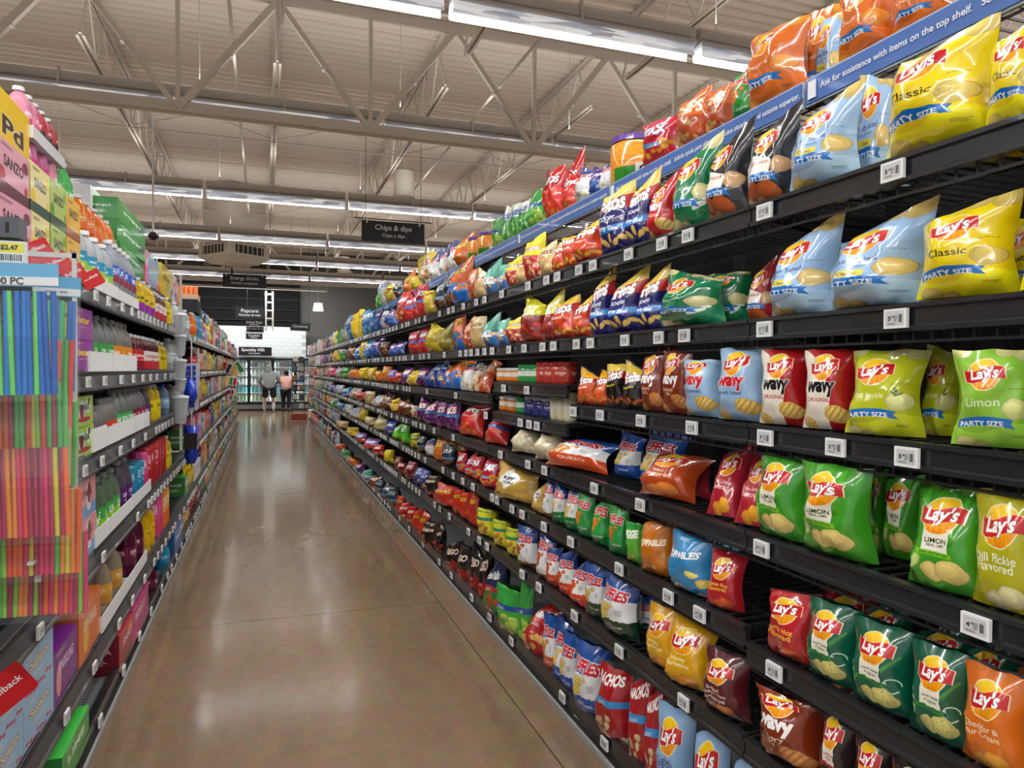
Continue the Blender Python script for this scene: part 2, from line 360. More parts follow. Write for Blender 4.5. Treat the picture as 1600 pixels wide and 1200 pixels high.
def mix(top,bot,word='',wc='FFFFFF',oc=None,blob=None,shape='chip',split=.45,wy=.3,mid=None,back=None,slant=0,n=9,seed=1):
    "generic snack bag: coloured top and bottom, name and a heap of the snack"
    t=bag(bot,back or C(bot)*.7); t.rng=np.random.RandomState(seed); t.band(lambda x:x*0-1,lambda x:split+slant*(x-.3),top)
    if mid: t.band(lambda x:split-.02+slant*(x-.3),lambda x:split+.07+slant*(x-.3),mid)
    if blob:
        for k in range(n):
            x=.06+.54*t.rng.rand(); y=.55+.4*t.rng.rand(); r=.05+.03*t.rng.rand(); c=C(blob)*(.8+.3*t.rng.rand())
            if shape=='chip': t.chip(x,y,r,np.clip(c,0,1),t.rng.rand()*3,.7)
            elif shape=='tri':
                a=t.rng.rand()*6; P=[(x+r*1.3*math.cos(a+q),y+r*1.3*math.sin(a+q)) for q in (0,2.1,4.2)]; t.poly(P,np.clip(c,0,1)); P=[(x+r*.9*math.cos(a+q),y+r*.9*math.sin(a+q)) for q in (0,2.1,4.2)]; t.poly(P,np.clip(c*1.15,0,1))
            elif shape=='stick': t.ell(x,y,r*1.5,r*.4,np.clip(c,0,1),rot=t.rng.rand()*3)
            elif shape=='ball': t.ell(x,y,r,r,np.clip(c*1.1,0,1),c*.75)
    if word: t.text(word,.31,wy,.50,wc,bold=.05,out=oc,ow=.009,rot=-.1,shear=.15,vs=1.5)
    t.lines(.2,split+.02,.42,split+.07,3,C(wc)*.9)
    b=back if back else C(bot)*.7
    t.rect(FW,0,.76,1,b); t.lines(FW+.015,.1,.735,.8,22,C(b)*.7); return t
# ---------------------------------------------------------------- the printed bags: key -> (painter, plain words)
def ex_bbq(t): t.poly([(.0,.40),(.42,.52),(.40,.78),(0,.78)],'F2EFE6'); t.chip(.12,.86,.13,'B5512C',.2); t.chip(.36,.9,.14,'C4622F',.6)
def ex_lime(t): t.ell(.43,.47,.055,.06,'5FAE2D','2F7D1E'); t.ell(.12,.72,.05,.09,'9CCB4A','5E9E2E',rot=.3); t.ell(.12,.72,.035,.07,'C9E08A',rot=.3)
def ex_onion(t): t.ell(.52,.62,.075,.08,'CFE3D8'); t.ell(.52,.62,.062,.067,'0E5A41'); t.ell(.46,.64,.03,.06,'CFE3D8'); t.ell(.08,.66,.035,.11,'DADFD4'); t.poly([(.42,.45),(.55,.28),(.57,.30),(.45,.48)],'3D8B3A')
def ex_swirl(t): t.ell(.48,.78,.09,.03,'E9F0EA',rot=-.6); t.ell(.56,.70,.04,.02,'E9F0EA')
def ex_dill(t): t.ell(.48,.50,.03,.012,'4F6A12',rot=.6); t.ell(.52,.52,.04,.01,'4F6A12',rot=-.5); t.ell(.5,.47,.035,.01,'4F6A12',rot=1.2)
def ex_clim(t): t.ell(.40,.35,.12,.10,'4E8B2C'); t.chip(.42,.34,.09,'D98B33',.2); t.poly([(.38,.62),(.46,.56),(.52,.63),(.45,.70)],'A6D84A'); t.poly([(.1,.80),(.2,.74),(.24,.86),(.14,.9)],'F2B53A')
D={
'CL':(lambda:party('F2D80E','Classic',chip='E3CB6A'),'yellow classic chip bag with blue ribbon'),
'LS':(lambda:party('9FC3EA','Lightly Salted','2B3A6B',chip='DCC274',ls=True),'pale blue lightly salted party chip bag'),
'CS':(lambda:party('D96A1E','Cheddar &',fc='F8E2C8',chip='E8952F'),'orange cheddar and sour cream party chip bag'),
'SC':(lambda:party('0F7A4C','Sour Cream',fc='EAF4EC',chip='DCD69A',extra=ex_swirl),'green sour cream party chip bag'),
'BQ':(lambda:party('26262B','Barbecue',fc='B4552C',chip='C9A070',corner=False,extra=ex_bbq,back='1C1C20'),'black barbecue chip bag with white panel'),
'BR':(lambda:party('A01F26','Barbecue',fc='B4552C',chip='C9A070',corner=False,extra=ex_bbq),'dark red barbecue chip bag with ribbon'),
'DP':(lambda:party('B9C21E','Dill Pickle',fc='F3F3D8',chip='D9D98E',extra=ex_dill),'olive lime dill pickle party chip bag'),
'LM':(lambda:party('8CC63C','Limon',fc='EFF7DA',chip='D9D98E'),'light green lime flavoured party chip bag'),
'sLM':(lambda:small('3F9A25','LIMON','REAL LIME',extra=ex_lime),'green lime chip bag with cream name panel'),
'sSC':(lambda:small('0B5B43','SOUR CREAM','& ONION',extra=ex_onion,band='2E8B3A',chip='CFC877',spk='5F7A2C'),'dark green chip bag with onion rings'),
'sBQ':(lambda:small('2A2020','BARBECUE','SMOKY',panel='F0E8DC',acc='A02020',chip='C66A34',band='B02A22',fc='B02A22'),'near-black barbecue chip bag with panel'),
'sFH':(lambda:simple('B5202A','Flamin Hot|Flavored','F7D84A',chip='D8572B'),'red hot flavoured chip bag'),
'sCS':(lambda:simple('E0731C','Cheddar &|Sour Cream','F8E2C8',chip='EFA536'),'orange cheddar sour cream chip bag'),
'sDP':(lambda:simple('B7B51C','Dill Pickle|Flavored','FAFAEE',chip='E2DCA8'),'yellow-green dill pickle chip bag'),
'sCR':(lambda:simple('B32438','Chile Limon|Flavored','F8DADA',chip='F2A52E') ,'crimson chile lime chip bag'),
'sHO':(lambda:simple('E2A90F','Honey|Barbecue','FFF6C8',chip='D98B22'),'golden honey barbecue chip bag'),
'sSS':(lambda:simple('5A1A24','Sweet|Southern Heat|Barbecue','F0DCD8',chip='C07A40'),'maroon southern barbecue chip bag'),
'sCB':(lambda:simple('B4461C','BBQ|Flavored','F8E0C8',chip='D9803A'),'burnt orange barbecue chip bag'),
'sLS':(lambda:simple('8FB6DE','Lightly|Salted','24407A',chip='E8D27A'),'plain pale blue lightly salted chip bag'),
'wOR':(lambda:wavy('B0171F','1B1B1B','ORIGINAL','B0171F',panel='F2EBDC'),'red and cream wavy original chip bag'),
'wBB':(lambda:wavy('7E2D14','FFFFFF','Hickory|BBQ','F4DCC4',chip='C98444'),'brown hickory barbecue wavy chip bag'),
'wLS':(lambda:wavy('9CC2E6','D3202C','Lightly Salted','2B3A6B'),'pale blue wavy lightly salted chip bag'),
'wRE':(lambda:wavy('C41E2A','FFFFFF','ORIGINAL','F6E3C8',panel=None),'red wavy party chip bag'),
'RUo':(lambda:ruff('1B4FA0','EDEFF2','1E57AE'),'blue and white ridged chip bag'),
'RUx':(lambda:ruff('1B4FA0','EDEFF2','D9501E',chip='E8963A',sub='QUESO'),'ridged chip bag, blue over orange'),
'RUh':(lambda:ruff('1A3F8A','F1F1F0','E1461B',chip='D9541E',sub='FLAMIN HOT'),'ridged chip bag with red orange base'),
'RUq':(lambda:ruff('1B4E9E','EDEFF2','0F3D26',sub='SOUR CREAM'),'ridged chip bag, blue over dark green'),
'RUc':(lambda:ruff('1D3F86','F2F2F0','177A3A',sub='SOUR CREAM'),'ridged chip bag, navy top, green base'),
'RUg':(lambda:ruff('1E8F3C','2FA24A','15803A',chip='E8852A',sub='CHEDDAR',hi=.1,lo=.8),'bright green ridged cheddar chip bag'),
'RUw':(lambda:ruff('20438C','EDEFF2','7A3420',chip='D05A2A',sub='BBQ',lo=.85),'navy and white ridged barbecue chip bag'),
'POo':(lambda:mix('C9731A','C9731A','POPPABLES','F6E8D0',None,'E8B04A',split=.05,wy=.4,back='5A626E',n=3,seed=3),'orange puffed potato snack bag'),
'POb':(lambda:mix('2F8CC6','2F8CC6','POPPABLES','FFFFFF',None,'E8CF6A',split=.05,wy=.34,back='3D4D66',n=3,seed=4),'sky blue puffed potato snack bag'),
'VEG':(lambda:mix('2C9A3A','5FB43C','VEGGIE','FFFFFF',None,'E8B04A',split=.3,wy=.4,n=4,seed=5),'leaf green veggie snack bag'),
'FRo':(lambda:frit('F3C21C','D5421C'),'yellow and red corn chip bag'),
'FRc':(lambda:frit('F2B21A','D9561B',sub='CHILI CHEESE',chip='E8852A'),'orange chili cheese corn chip bag'),
'FRf':(lambda:frit('E5C544','191512',sub="Flamin' Hot",sc='F3E31A',chip='B5552A'),'black and yellow hot corn chip bag'),
'FRs':(lambda:frit('F0CF5A','1B1F6E',sub='SCOOPS!',chip='F2C96A',rib='2F8BDD'),'navy scoop corn chip bag with blue ribbon'),
'FRy':(lambda:mix('F2E01A','C2281F','CHICHARRONES','FFFFFF','A01818','E9B98A',seed=6),'yellow-topped red snack bag'),
'FRd':(lambda:mix('E6E01E','8E1F1C','HOT','FFFFFF',None,'C2402A',split=.42,seed=7),'yellow and dark red hot snack bag'),
'CRM':(lambda:mix('EBD9A8','D9B676','TOSTADOS','7A2A1A',None,'E8C88A',split=.4,seed=8,n=14),'cream tortilla strip bag'),
'DOr':(lambda:mix('B3131C','D12A1E','DORITOS','FFFFFF','1A0A0A','E8742A','tri',seed=9),'red triangular tortilla chip bag'),
'DOb':(lambda:mix('161418','1E1A1E','FUEGO','F2E6D0','C22018','C9542A','tri',seed=10),'black tortilla chip bag with flame name'),
'DRK':(lambda:mix('3A2A18','171412','PALOMITAS','EADFC8',None,'C93A2A','ball',seed=11,n=12,split=.3),'dark bag with red snack pieces'),
'RPK':(lambda:mix('141214','8E1418','FUEGO','E8DCC8','5A0C0C','C4281E','stick',seed=12,split=.6,n=6),'black and red hot snack bag'),
'CHo':(lambda:mix('E2661A','1E6FCB','CHEETOS','F8C21A','1A1210','E8852A','stick',split=.5,wy=.22,seed=13),'orange and blue cheese puff bag'),
'CHr':(lambda:mix('D1361C','C42A1A','CHEETOS','F8C21A','1A1210','E0401E','stick',split=.2,seed=14,n=14),'red hot cheese stick bag'),
'ORG':(lambda:mix('E87A1A','E46A14','CHEESE','F6E03A','8A2A10','F09A3A','ball',seed=15,n=12),'orange cheese snack bag'),
'ORB':(lambda:mix('D96A28','B84A1E','CHIPS','F6E8D0',None,'D9A05A','chip',seed=16),'rust orange snack bag'),
'TEA':(lambda:mix('5FB8A2','3F7FC8','MAIZ','FFFFFF','1A4A8A','E8C06A','chip',split=.5,mid='2E6FC0',seed=17,wy=.6),'teal-topped snack bag with blue band'),
'BLK':(lambda:mix('23394A','16181C','KETTLE','D9E4EA',None,'8A5A3A','chip',seed=18,split=.6,mid='3E8FC0'),'black and steel blue kettle chip bag'),
'YEL':(lambda:mix('EFD21A','E8C21A','POPCORN','8A2A10',None,'F2E08A','ball',seed=19,n=10),'yellow popcorn bag'),
'YLP':(lambda:mix('E0CC22','D9C01C','','FFFFFF',None,None,split=.3,seed=20),'plain yellow snack bag'),
'OLV':(lambda:mix('8A7A1E','9A8A22','','FFFFFF',None,None,split=.2,seed=21),'olive green snack bag'),
'WHT':(lambda:mix('2A3F7E','E8EAEC','POPCORN','D3202C','FFFFFF','F2E6C0','ball',seed=22,split=.35),'navy and white popcorn bag'),
'WHO':(lambda:mix('E9E4DA','D9C9B0','NUTS','7A3A1A',None,'B5793A','ball',seed=23,n=12),'off-white nut mix bag'),
'GRN':(lambda:mix('2E9A3C','3FA83C','','FFFFFF','1A3F8A','B9DB5A','ball',seed=24,n=10,mid='1B4FA0'),'green snack bag with round green pieces'),
'GRW':(lambda:mix('DDE8DC','2F9A3A','VEGGIE','1B4FA0',None,'BFE08A','stick',seed=25,split=.4,back='DDE8DC'),'green and white veggie straw bag'),
'GBL':(lambda:mix('4EC22A','58D030','TWIST','FFFFFF','1A5A1A','D9F03A','stick',seed=26,wy=.3),'lime green snack bag'),
'PRR':(lambda:mix('6E1F72','4E1A66','TAKIS','FFFFFF','D3202C','A03A7A','stick',seed=27,mid='2E7FC8'),'purple rolled tortilla snack bag'),
'PRP':(lambda:mix('3B1E78','2A4F9E','BLUE HEAT','FFFFFF',None,'4A6FD0','stick',seed=28),'violet and blue snack bag'),
'BLU':(lambda:mix('2E9AD8','2468B8','CHIPS','FFFFFF','12306A','7FC8F0','chip',seed=29),'blue snack bag'),
'RED':(lambda:mix('C41E24','A8161E','SABRITAS','FFFFFF',None,'E8B05A','chip',seed=30),'plain red snack bag'),
'RBL':(lambda:mix('B8182A','D02A2E','TURBOS','FFFFFF','1A3F9E','E8702A','stick',seed=31,mid='2E6FD0',split=.5),'red snack bag with blue band'),
'RBS':(lambda:mix('C21A34','D01E30','STAX','FFFFFF','1A5FB0','F09A2A','chip',seed=32,wy=.3,split=.6,mid='4F9BE0'),'crimson snack bag with light blue star'),
'MAR':(lambda:mix('7E1A28','6A1420','CHIPS','F0D8C8',None,'C25A3A','chip',seed=33),'maroon chip bag'),
'BLT':(lambda:mix('274FA8','1E3F96','TORTILLA','E8F0FF',None,'E8B85A','tri',seed=34,n=5),'royal blue tortilla chip bag'),
'BRN':(lambda:mix('5A2A18','3E1C12','KETTLE','E8D0A8',None,'A0602A','chip',seed=35),'brown kettle chip bag'),
'FUN':(lambda:mix('C2C81E','E3DC1C','FUNYUNS','1A6A4A','E8F04A','D99A4A','ball',split=.42,wy=.2,seed=36,mid='1F8A6A',n=6),'yellow-green onion ring snack bag'),
'NUT':(lambda:mix('1B2340','D9CFAE','OLDE','E8F0FF','8E1418','E3D9B4','ball',split=.4,seed=37,n=16,wy=.18),'navy-topped popcorn bag'),
'NAC':(lambda:mix('A8141E','A8141E','NACHOS','FFFFFF',None,'E8D09A','chip',split=.4,seed=38,mid='2E8FD0',n=8,wy=.14,back='A9AAAC'),'red nacho chip bag'),
'PIC':(lambda:mix('1E2A5A','2E7A3A','Pickle Balls','F0F0E8',None,'B5502A','ball',split=.45,seed=39,wy=.25,mid='B5342A'),'small navy and green snack bag'),
'WHP':(lambda:mix('DADDE0','C9CCD2','SNACK','2A5FC0',None,'E8E0C8','ball',seed=40),'silver white snack bag'),
'PNK':(lambda:mix('E85A8A','D93A6A','CANDY','FFFFFF',None,'F8B8C8','ball',seed=41),'pink snack bag'),
'LAV':(lambda:mix('8E6AC0','D8401E','RINGS','FFFFFF',None,'E8482A','ball',seed=42,split=.55),'lavender and red snack bag'),
'CLR':(lambda:mix('CFC8A8','B9AE7E','PORK RINDS','E8E04A',None,'D9C98A','chip',seed=43,n=16),'clear bag of pale pork rinds'),
}
def puff():
    t=bag('C9A24C','9A7A34'); t.rect(FW,0,.76,1,'B08C3E'); t.poly([(.30,.06),(.50,.30),(.33,.62),(.10,.34)],'E9ECEF')
    t.text('PUFF',.31,.31,.20,'15120F',bold=.05,vs=1.3); t.text('CORN',.33,.42,.20,'15120F',bold=.05,vs=1.3); t.text("COUNTER'S",.28,.20,.10,'2A5FB0',bold=.02)
    t.chip(.18,.8,.06,'C84A2A'); return t
D['PUF']=(puff,'gold bag with white diamond')
SHORT={}
def dmat(k):
    n='bag_print_'+k
    if n in MATS: return MATS[n]
    return texmat(n,D[k][0](),rough=.22,coat=1.0,bump=.5,bscale=5,crease=True)
# ================================================================ SETTING
# floor: polished concrete slabs with saw-cut joints
def floormat():
    m=bpy.data.materials.new('polished_concrete'); m.use_nodes=True; nt=m.node_tree; p=nt.nodes['Principled BSDF']; N=nt.nodes.new; L=nt.links.new
    tc=N('ShaderNodeTexCoord'); n1=N('ShaderNodeTexNoise'); n1.inputs['Scale'].default_value=.9; n1.inputs['Detail'].default_value=8; n1.inputs['Roughness'].default_value=.65
    n2=N('ShaderNodeTexNoise'); n2.inputs['Scale'].default_value=14; n2.inputs['Detail'].default_value=5
    mp=N('ShaderNodeMapping'); mp.inputs['Scale'].default_value=(1.6,.35,1)
    geo=N('ShaderNodeNewGeometry'); L(geo.outputs['Position'],mp.inputs[0]); L(mp.outputs[0],n1.inputs['Vector']); L(geo.outputs['Position'],n2.inputs['Vector'])
    cr=N('ShaderNodeValToRGB'); e=cr.color_ramp.elements; e[0].position=.3; e[1].position=.72
    e[0].color=(srgb(112/255),srgb(92/255),srgb(72/255),1); e[1].color=(srgb(142/255),srgb(120/255),srgb(97/255),1)
    mx=N('ShaderNodeMixRGB'); mx.blend_type='OVERLAY'; mx.inputs[0].default_value=.25; L(n1.outputs['Fac'],cr.inputs[0]); L(cr.outputs[0],mx.inputs[1]); L(n2.outputs['Color'],mx.inputs[2])
    # small dark stains
    n3=N('ShaderNodeTexNoise'); n3.inputs['Scale'].default_value=2.6; n3.inputs['Detail'].default_value=6; L(geo.outputs['Position'],n3.inputs['Vector'])
    r3=N('ShaderNodeMapRange'); r3.inputs[1].default_value=.66; r3.inputs[2].default_value=.74; r3.inputs[3].default_value=0; r3.inputs[4].default_value=.45; L(n3.outputs['Fac'],r3.inputs[0])
    m2=N('ShaderNodeMixRGB'); L(r3.outputs[0],m2.inputs[0]); L(mx.outputs[0],m2.inputs[1]); m2.inputs[2].default_value=(.08,.06,.045,1); L(m2.outputs[0],p.inputs['Base Color'])
    rr=N('ShaderNodeMapRange'); rr.inputs[3].default_value=.07; rr.inputs[4].default_value=.20; L(n1.outputs['Fac'],rr.inputs[0]); L(rr.outputs[0],p.inputs['Roughness'])
    p.inputs['Specular IOR Level'].default_value=.55
    b=N('ShaderNodeBump'); b.inputs['Strength'].default_value=.05; b.inputs['Distance'].default_value=.02; n4=N('ShaderNodeTexNoise'); n4.inputs['Scale'].default_value=5; L(geo.outputs['Position'],n4.inputs['Vector']); L(n4.outputs['Fac'],b.inputs['Height']); L(b.outputs[0],p.inputs['Normal'])
    return m
fm=floormat()
fb=MB().box(-14,16,-7,36,-.06,-.012); fl=link('floor',fb.mesh('floor',[mat('joint',(52,42,34),.8)]),kind='structure')
XJ=[-13.5,-4.4,1.12,6.7,15.5]; YJ=[-6.7,.95,4.67,8.35,12.05,15.7,19.4,23.1,26.8,30.5,35.5]
for i in range(len(XJ)-1):
    for j in range(len(YJ)-1):
        b=MB().box(XJ[i]+.003,XJ[i+1]-.003,YJ[j]+.003,YJ[j+1]-.003,-.012,0); link('concrete_slab',b.mesh('concrete_slab',[fm]),parent=fl)
# ceiling: corrugated deck sheets, joists, girder trusses
CE=mat('deck_paint',(208,196,184),.6); ST=mat('steel_paint',(205,196,184),.55); STD=mat('grey_housing',(176,172,166),.5)
ceil=empty('ceiling',(0,0,0),kind='structure')
DZ=6.34; b=MB(); pv=[]; P5=.19
prof=[(0,0)]
for k in range(5):
    y=k*P5; prof+=[(y+.02,0),(y+.05,.045),(y+.135,.045),(y+.165,0)]
prof.append((.95,-.0)); prof.append((.95,-.012))
for y,z in prof: pv+=[(-34,y,z),(40,y,z)]
b.add(pv,[(2*i,2*i+1,2*i+3,2*i+2) for i in range(len(prof)-1)]); b.box(-34,40,0,.95,.10,.16)
dme=b.mesh('deck_sheet',[CE])
for k in range(46): link('deck_sheet',dme,parent=ceil,loc=(0,-7+k*.95,DZ-(k%2)*.004))
# girder trusses along X
def truss(Y,x0,x1,zt,zb,node,first,trd=0):
    e=empty('roof_truss',(0,Y,0),kind='structure')
    b=MB().box(x0,x1,-.10,-.015,zb,zb+.012).box(x0,x1,.015,.10,zb,zb+.012).box(x0,x1,-.02,-.01,zb,zb+.13).box(x0,x1,.01,.02,zb,zb+.13); link('bottom_chord',b.mesh('bottom_chord',[ST]),parent=e)
    b=MB().box(x0,x1,-.10,-.015,zt+.13,zt+.142).box(x0,x1,.015,.10,zt+.13,zt+.142).box(x0,x1,-.02,-.01,zt,zt+.142).box(x0,x1,.01,.02,zt,zt+.142); link('top_chord',b.mesh('top_chord',[ST]),parent=e)
    n=int((x1-x0)/node); d1=MB().bar((0,0,zb+.04),(node/2,0,zt+.04),.075,.075,up=(0,1,0)).box(node/4-.04,node/4+.04,-.05,.05,(zt+zb)/2+.0,(zt+zb)/2+.07).mesh('web',[ST])
    d2=MB().bar((0,0,zb+.04),(-node/2,0,zt+.04),.06,.06,up=(0,1,0)).box(-node/4-.04,-node/4+.04,-.05,.05,(zt+zb)/2+.0,(zt+zb)/2+.07).mesh('web',[ST])
    d3=MB().bar((0,0,zb+.04),(0,0,zt+.04),.05,.05,up=(0,1,0)).mesh('web',[ST])
    x=first-math.floor((first-x0)/node)*node
    while x<x1:
        for d in (d1,d2,d3): link('web',d,parent=e,loc=(x,0,0))
        x+=node
truss(9.25,-20,26,6.06,4.60,2.25,-.955)
truss(27.3,-20,30,6.06,4.70,2.25,-.955)
# bar joists along Y
me_tc=MB().box(-.045,-.008,-6,9.1,.0,.008).box(.008,.045,-6,9.1,0,.008).box(-.012,-.006,-6,9.1,-.045,.004).box(.006,.012,-6,9.1,-.045,.004)
def joistmesh(y0,y1):
    top=MB(); 
    for z in (0,): top.box(-.05,-.01,y0,y1,-.008,0).box(.01,.05,y0,y1,-.008,0).box(-.016,-.01,y0,y1,-.05,0).box(.01,.016,y0,y1,-.05,0)
    bot=MB().box(-.05,-.012,y0+.5,y1-.5,-.76,-.752).box(.012,.05,y0+.5,y1-.5,-.76,-.752).box(-.018,-.012,y0+.5,y1-.5,-.76,-.71).box(.012,.018,y0+.5,y1-.5,-.76,-.71)
    web=MB(); y=y0+.5; k=0
    while y<y1-1:
        web.bar((0,y,-.73),(0,y+.45,-.03),.022,.022); web.bar((0,y+.45,-.03),(0,y+.9,-.73),.022,.022); y+=.9
    return top.mesh('top_chord',[ST]),bot.mesh('bottom_chord',[ST]),web.mesh('web',[ST])
J1=joistmesh(-7,9.2); J2=joistmesh(9.3,27.2); J3=joistmesh(27.4,36)
for k in range(-7,10):
    x=.17+2.25*k
    for J in (J1,J2,J3):
        e=empty('bar_joist',(x,0,DZ-.02),kind='structure')
        link('top_chord',J[0],parent=e); link('bottom_chord',J[1],parent=e); link('web',J[2],parent=e,kind='stuff')
for Y in (3.2,13.2,19.5):       # bridging rods between joists
    e=empty('joist_bridging',(0,Y,0),kind='structure'); b=MB()
    b.box(-15,20,-.012,.012,DZ-.79,DZ-.765); link('bridging_rod',b.mesh('bridging_rod',[ST]),parent=e)
    b=MB()
    for k in range(-6,9):
        x=.17+2.25*k; b.bar((x,0,DZ-.75),(x+2.25,0,DZ-.06),.018); b.bar((x,0,DZ-.06),(x+2.25,0,DZ-.75),.018)
    link('cross_rod',b.mesh('cross_rod',[ST]),parent=e,kind='stuff')
# sprinkler / conduit pipes along the joists
for (x,z) in ((-.35,5.50),(3.05,5.46)):
    b=MB().tube([(x,-5,z),(x,27,z)],.02,6); link('sprinkler_pipe',b.mesh('sprinkler_pipe',[ST]),kind='structure')
# linear lights
def lensmat():
    m=bpy.data.materials.new('prism_lens'); m.use_nodes=True; nt=m.node_tree; p=nt.nodes['Principled BSDF']; N=nt.nodes.new; L=nt.links.new
    g=N('ShaderNodeNewGeometry'); mp=N('ShaderNodeMapping'); mp.inputs['Scale'].default_value=(2.2,3,16); v=N('ShaderNodeTexVoronoi'); v.inputs['Scale'].default_value=1.6
    L(g.outputs['Position'],mp.inputs[0]); L(mp.outputs[0],v.inputs['Vector'])
    cr=N('ShaderNodeValToRGB'); e=cr.color_ramp.elements; e[0].position=.15; e[0].color=(.10,.14,.24,1); e[1].position=.75; e[1].color=(1,1,1,1)
    k=cr.color_ramp.elements.new(.4); k.color=(.38,.45,.6,1)
    L(v.outputs['Color'],cr.inputs[0]); L(cr.outputs[0],p.inputs['Emission Color']); p.inputs['Emission Strength'].default_value=.45
    p.inputs['Base Color'].default_value=(.8,.82,.85,1); p.inputs['Roughness'].default_value=.12; p.inputs['Metallic'].default_value=.4
    return m
LENS=lensmat(); TUBE=mat('lit_tube',(255,255,255),.3,emis=(1,.99,.97),estr=14)
hs=MB(); n=10
hs.tube([(-1.22,0,.22),(1.22,0,.22)],.075,10).box(-1.22,1.22,-.10,.10,.11,.135)
lenm=MB().add([(-1.21,-.055,.12),(1.21,-.055,.12),(1.21,-.075,.0),(-1.21,-.075,.0)],[(0,1,2,3)]).add([(-1.21,.055,.12),(1.21,.055,.12),(1.21,.075,.0),(-1.21,.075,.0)],[(3,2,1,0)])
lenm.box(-1.215,-1.205,-.075,.075,.0,.12).box(-1.21,1.21,-.078,-.072,-.01,0).box(-1.21,1.21,.072,.078,-.01,0)
tub=MB().box(-1.18,1.18,-.028,.028,.092,.108)
clip=MB().box(-.012,.012,-.085,.085,.13,.31); rod=MB().tube([(-1.0,0,.28),(-1.0,0,1.6)],.006,5)
hm,lm_,tm,cm,rm=[x.mesh(nm,[mt]) for x,nm,mt in ((hs,'housing',STD),(lenm,'lens',LENS),(tub,'lamp_tube',TUBE),(clip,'clip',mat('zinc',(190,190,188),.35,.6)),(rod,'hanger_rod',ST))]
li=0
for yi,y in enumerate(STRIP_Y[2:]):
    for k in range(10):
        x=SX0+1.25+k*2.5
        o=empty('linear_ceiling_light',(x,y,strip_z(y)-.06),label='grey linear ceiling light segment, %s in %s row across the aisle'%(ORD2[k]+' from the left',ORD2[yi]),cat='light',group='linear ceiling lights in row %d'%(yi+1))
        for nm,me in (('housing',hm),('lens',lm_),('lamp_tube',tm),('clip',cm),('hanger_rod',rm)): link(nm,me,parent=o)
# back wall of the store: tiled wall above the coolers, grey walls, dark soffit
GW=mat('grey_wall',(104,104,102),.7); WT=mat('white_tile',(238,246,246),.25); DK=mat('dark_soffit',(14,14,15),.9)
def addW(name,x0,x1,y0,y1,z0,z1,m): return link(name,MB().box(x0,x1,y0,y1,z0,z1).mesh(name,[m]),kind='structure')
WY=29.2
addW('wall_back',-20,26,36.0,36.2,0,7,GW)
addW('wall_back_grey',1.4,26,30.2,30.4,0,7,GW)
addW('trim_soffit',-20,1.4,29.9,30.1,3.25,5.2,DK)
for k in range(3): addW('trim_dark_rail',-19,1.35,29.80,29.88,3.5+k*.42,3.53+k*.42,mat('soffit_rail',(34,34,36),.7))
tw=addW('wall_tiled',-8,1.60,WY+.3,WY+.5,2.03,3.25,mat('grout',(196,206,208),.6))
tme=MB().box(.005,.295,-.016,0,.005,.147).mesh('tile',[WT])
for r in range(8):
    for c in range(13):
        x=-2.3+c*.3+(r%2)*.15
        if x+.3<1.62: link('tile',tme,parent=tw,loc=(x,WY+.3,2.04+r*.151))
addW('wall_tiled_left',-8,-2.3,WY+.27,WY+.3,2.03,3.25,WT)
addW('wall_left',-20.2,-20,-7,36,0,7,GW); addW('wall_right',26,26.2,-7,36,0,7,GW)
# ================================================================ GONDOLAS
BLK=mat('black_shelf',(30,31,33),.38,coat=.1); RAIL=mat('price_rail',(38,39,42),.28,coat=.3); WIRE=mat('black_wire',(62,62,64),.3,.5)
RAILG=mat('grey_rail',(70,72,76),.35,coat=.2); GDK=mat('grey_deck',(128,132,136),.4); BACK=mat('gondola_back',(16,16,17),.8); KICK=mat('kick_plate',(22,22,23),.5); LIP=mat('floor_lip',(150,152,152),.4)
BAN=mat('blue_banner',(76,114,184),.35,coat=.3); WHI=mat('white_print',(236,240,244),.5)
RX=1.29; LX=-.66; BW_=1.22; RXT=1.48; LXT=-.92
RZ=[2.375,2.01,1.69,1.395,1.09,.815,.50,.085]    # rail centre heights, right side: index 0 is the banner shelf
LZ=[2.27,1.875,1.52,1.175,.757,.345,.075]       # left side: index 0 is the set-back top shelf
def rz_(l,y): return RZ[l]-(.04 if l==5 and y<1.66 else 0)
def rfloor(l,y=9): return rz_(l,y)+(.035 if l<7 else .012)
def lfloor(l): return LZ[l]+(.035 if l<6 else .012)
RBAY=[1.67+BW_*k for k in range(-2,18)]; LBAY=[3.42+BW_*k for k in range(-2,16)]
def rail_mesh(L,h=.060,t=.022,m=RAIL,ang=0):
    "price rail facing -X, running along +Y"
    P=[(0,-h/2),(0,-h/2+.010),(.008,-h/2+.014),(.008+ang*.5,h/2-.014),(ang,h/2-.010),(ang,h/2),(t+.004+ang,h/2),(t,-h/2)]; b=MB(); n=len(P)
    b.add([(x,0,z) for x,z in P]+[(x,L,z) for x,z in P],[(i,(i+1)%n,n+(i+1)%n,n+i) for i in range(n)]+[tuple(range(n))[::-1],tuple(range(n,2*n))])
    return b.mesh('price_rail',[m])
def wire_mesh(L,D,lip=.045):
    b=MB(); n=int(L/.045)
    for k in range(n+1):
        y=.008+k*(L-.016)/n; b.box(.03,D,y-.0022,y+.0022,-.004,.002).box(.026,.031,y-.003,y+.003,-lip-.035,.002)
    for x in (.028,.15,.3,D-.02): b.box(x-.003,x+.003,0,L,-.010,-.004)
    b.box(.023,.029,0,L,-lip-.04,-lip-.034)
    return b.mesh('wire_deck',[WIRE])
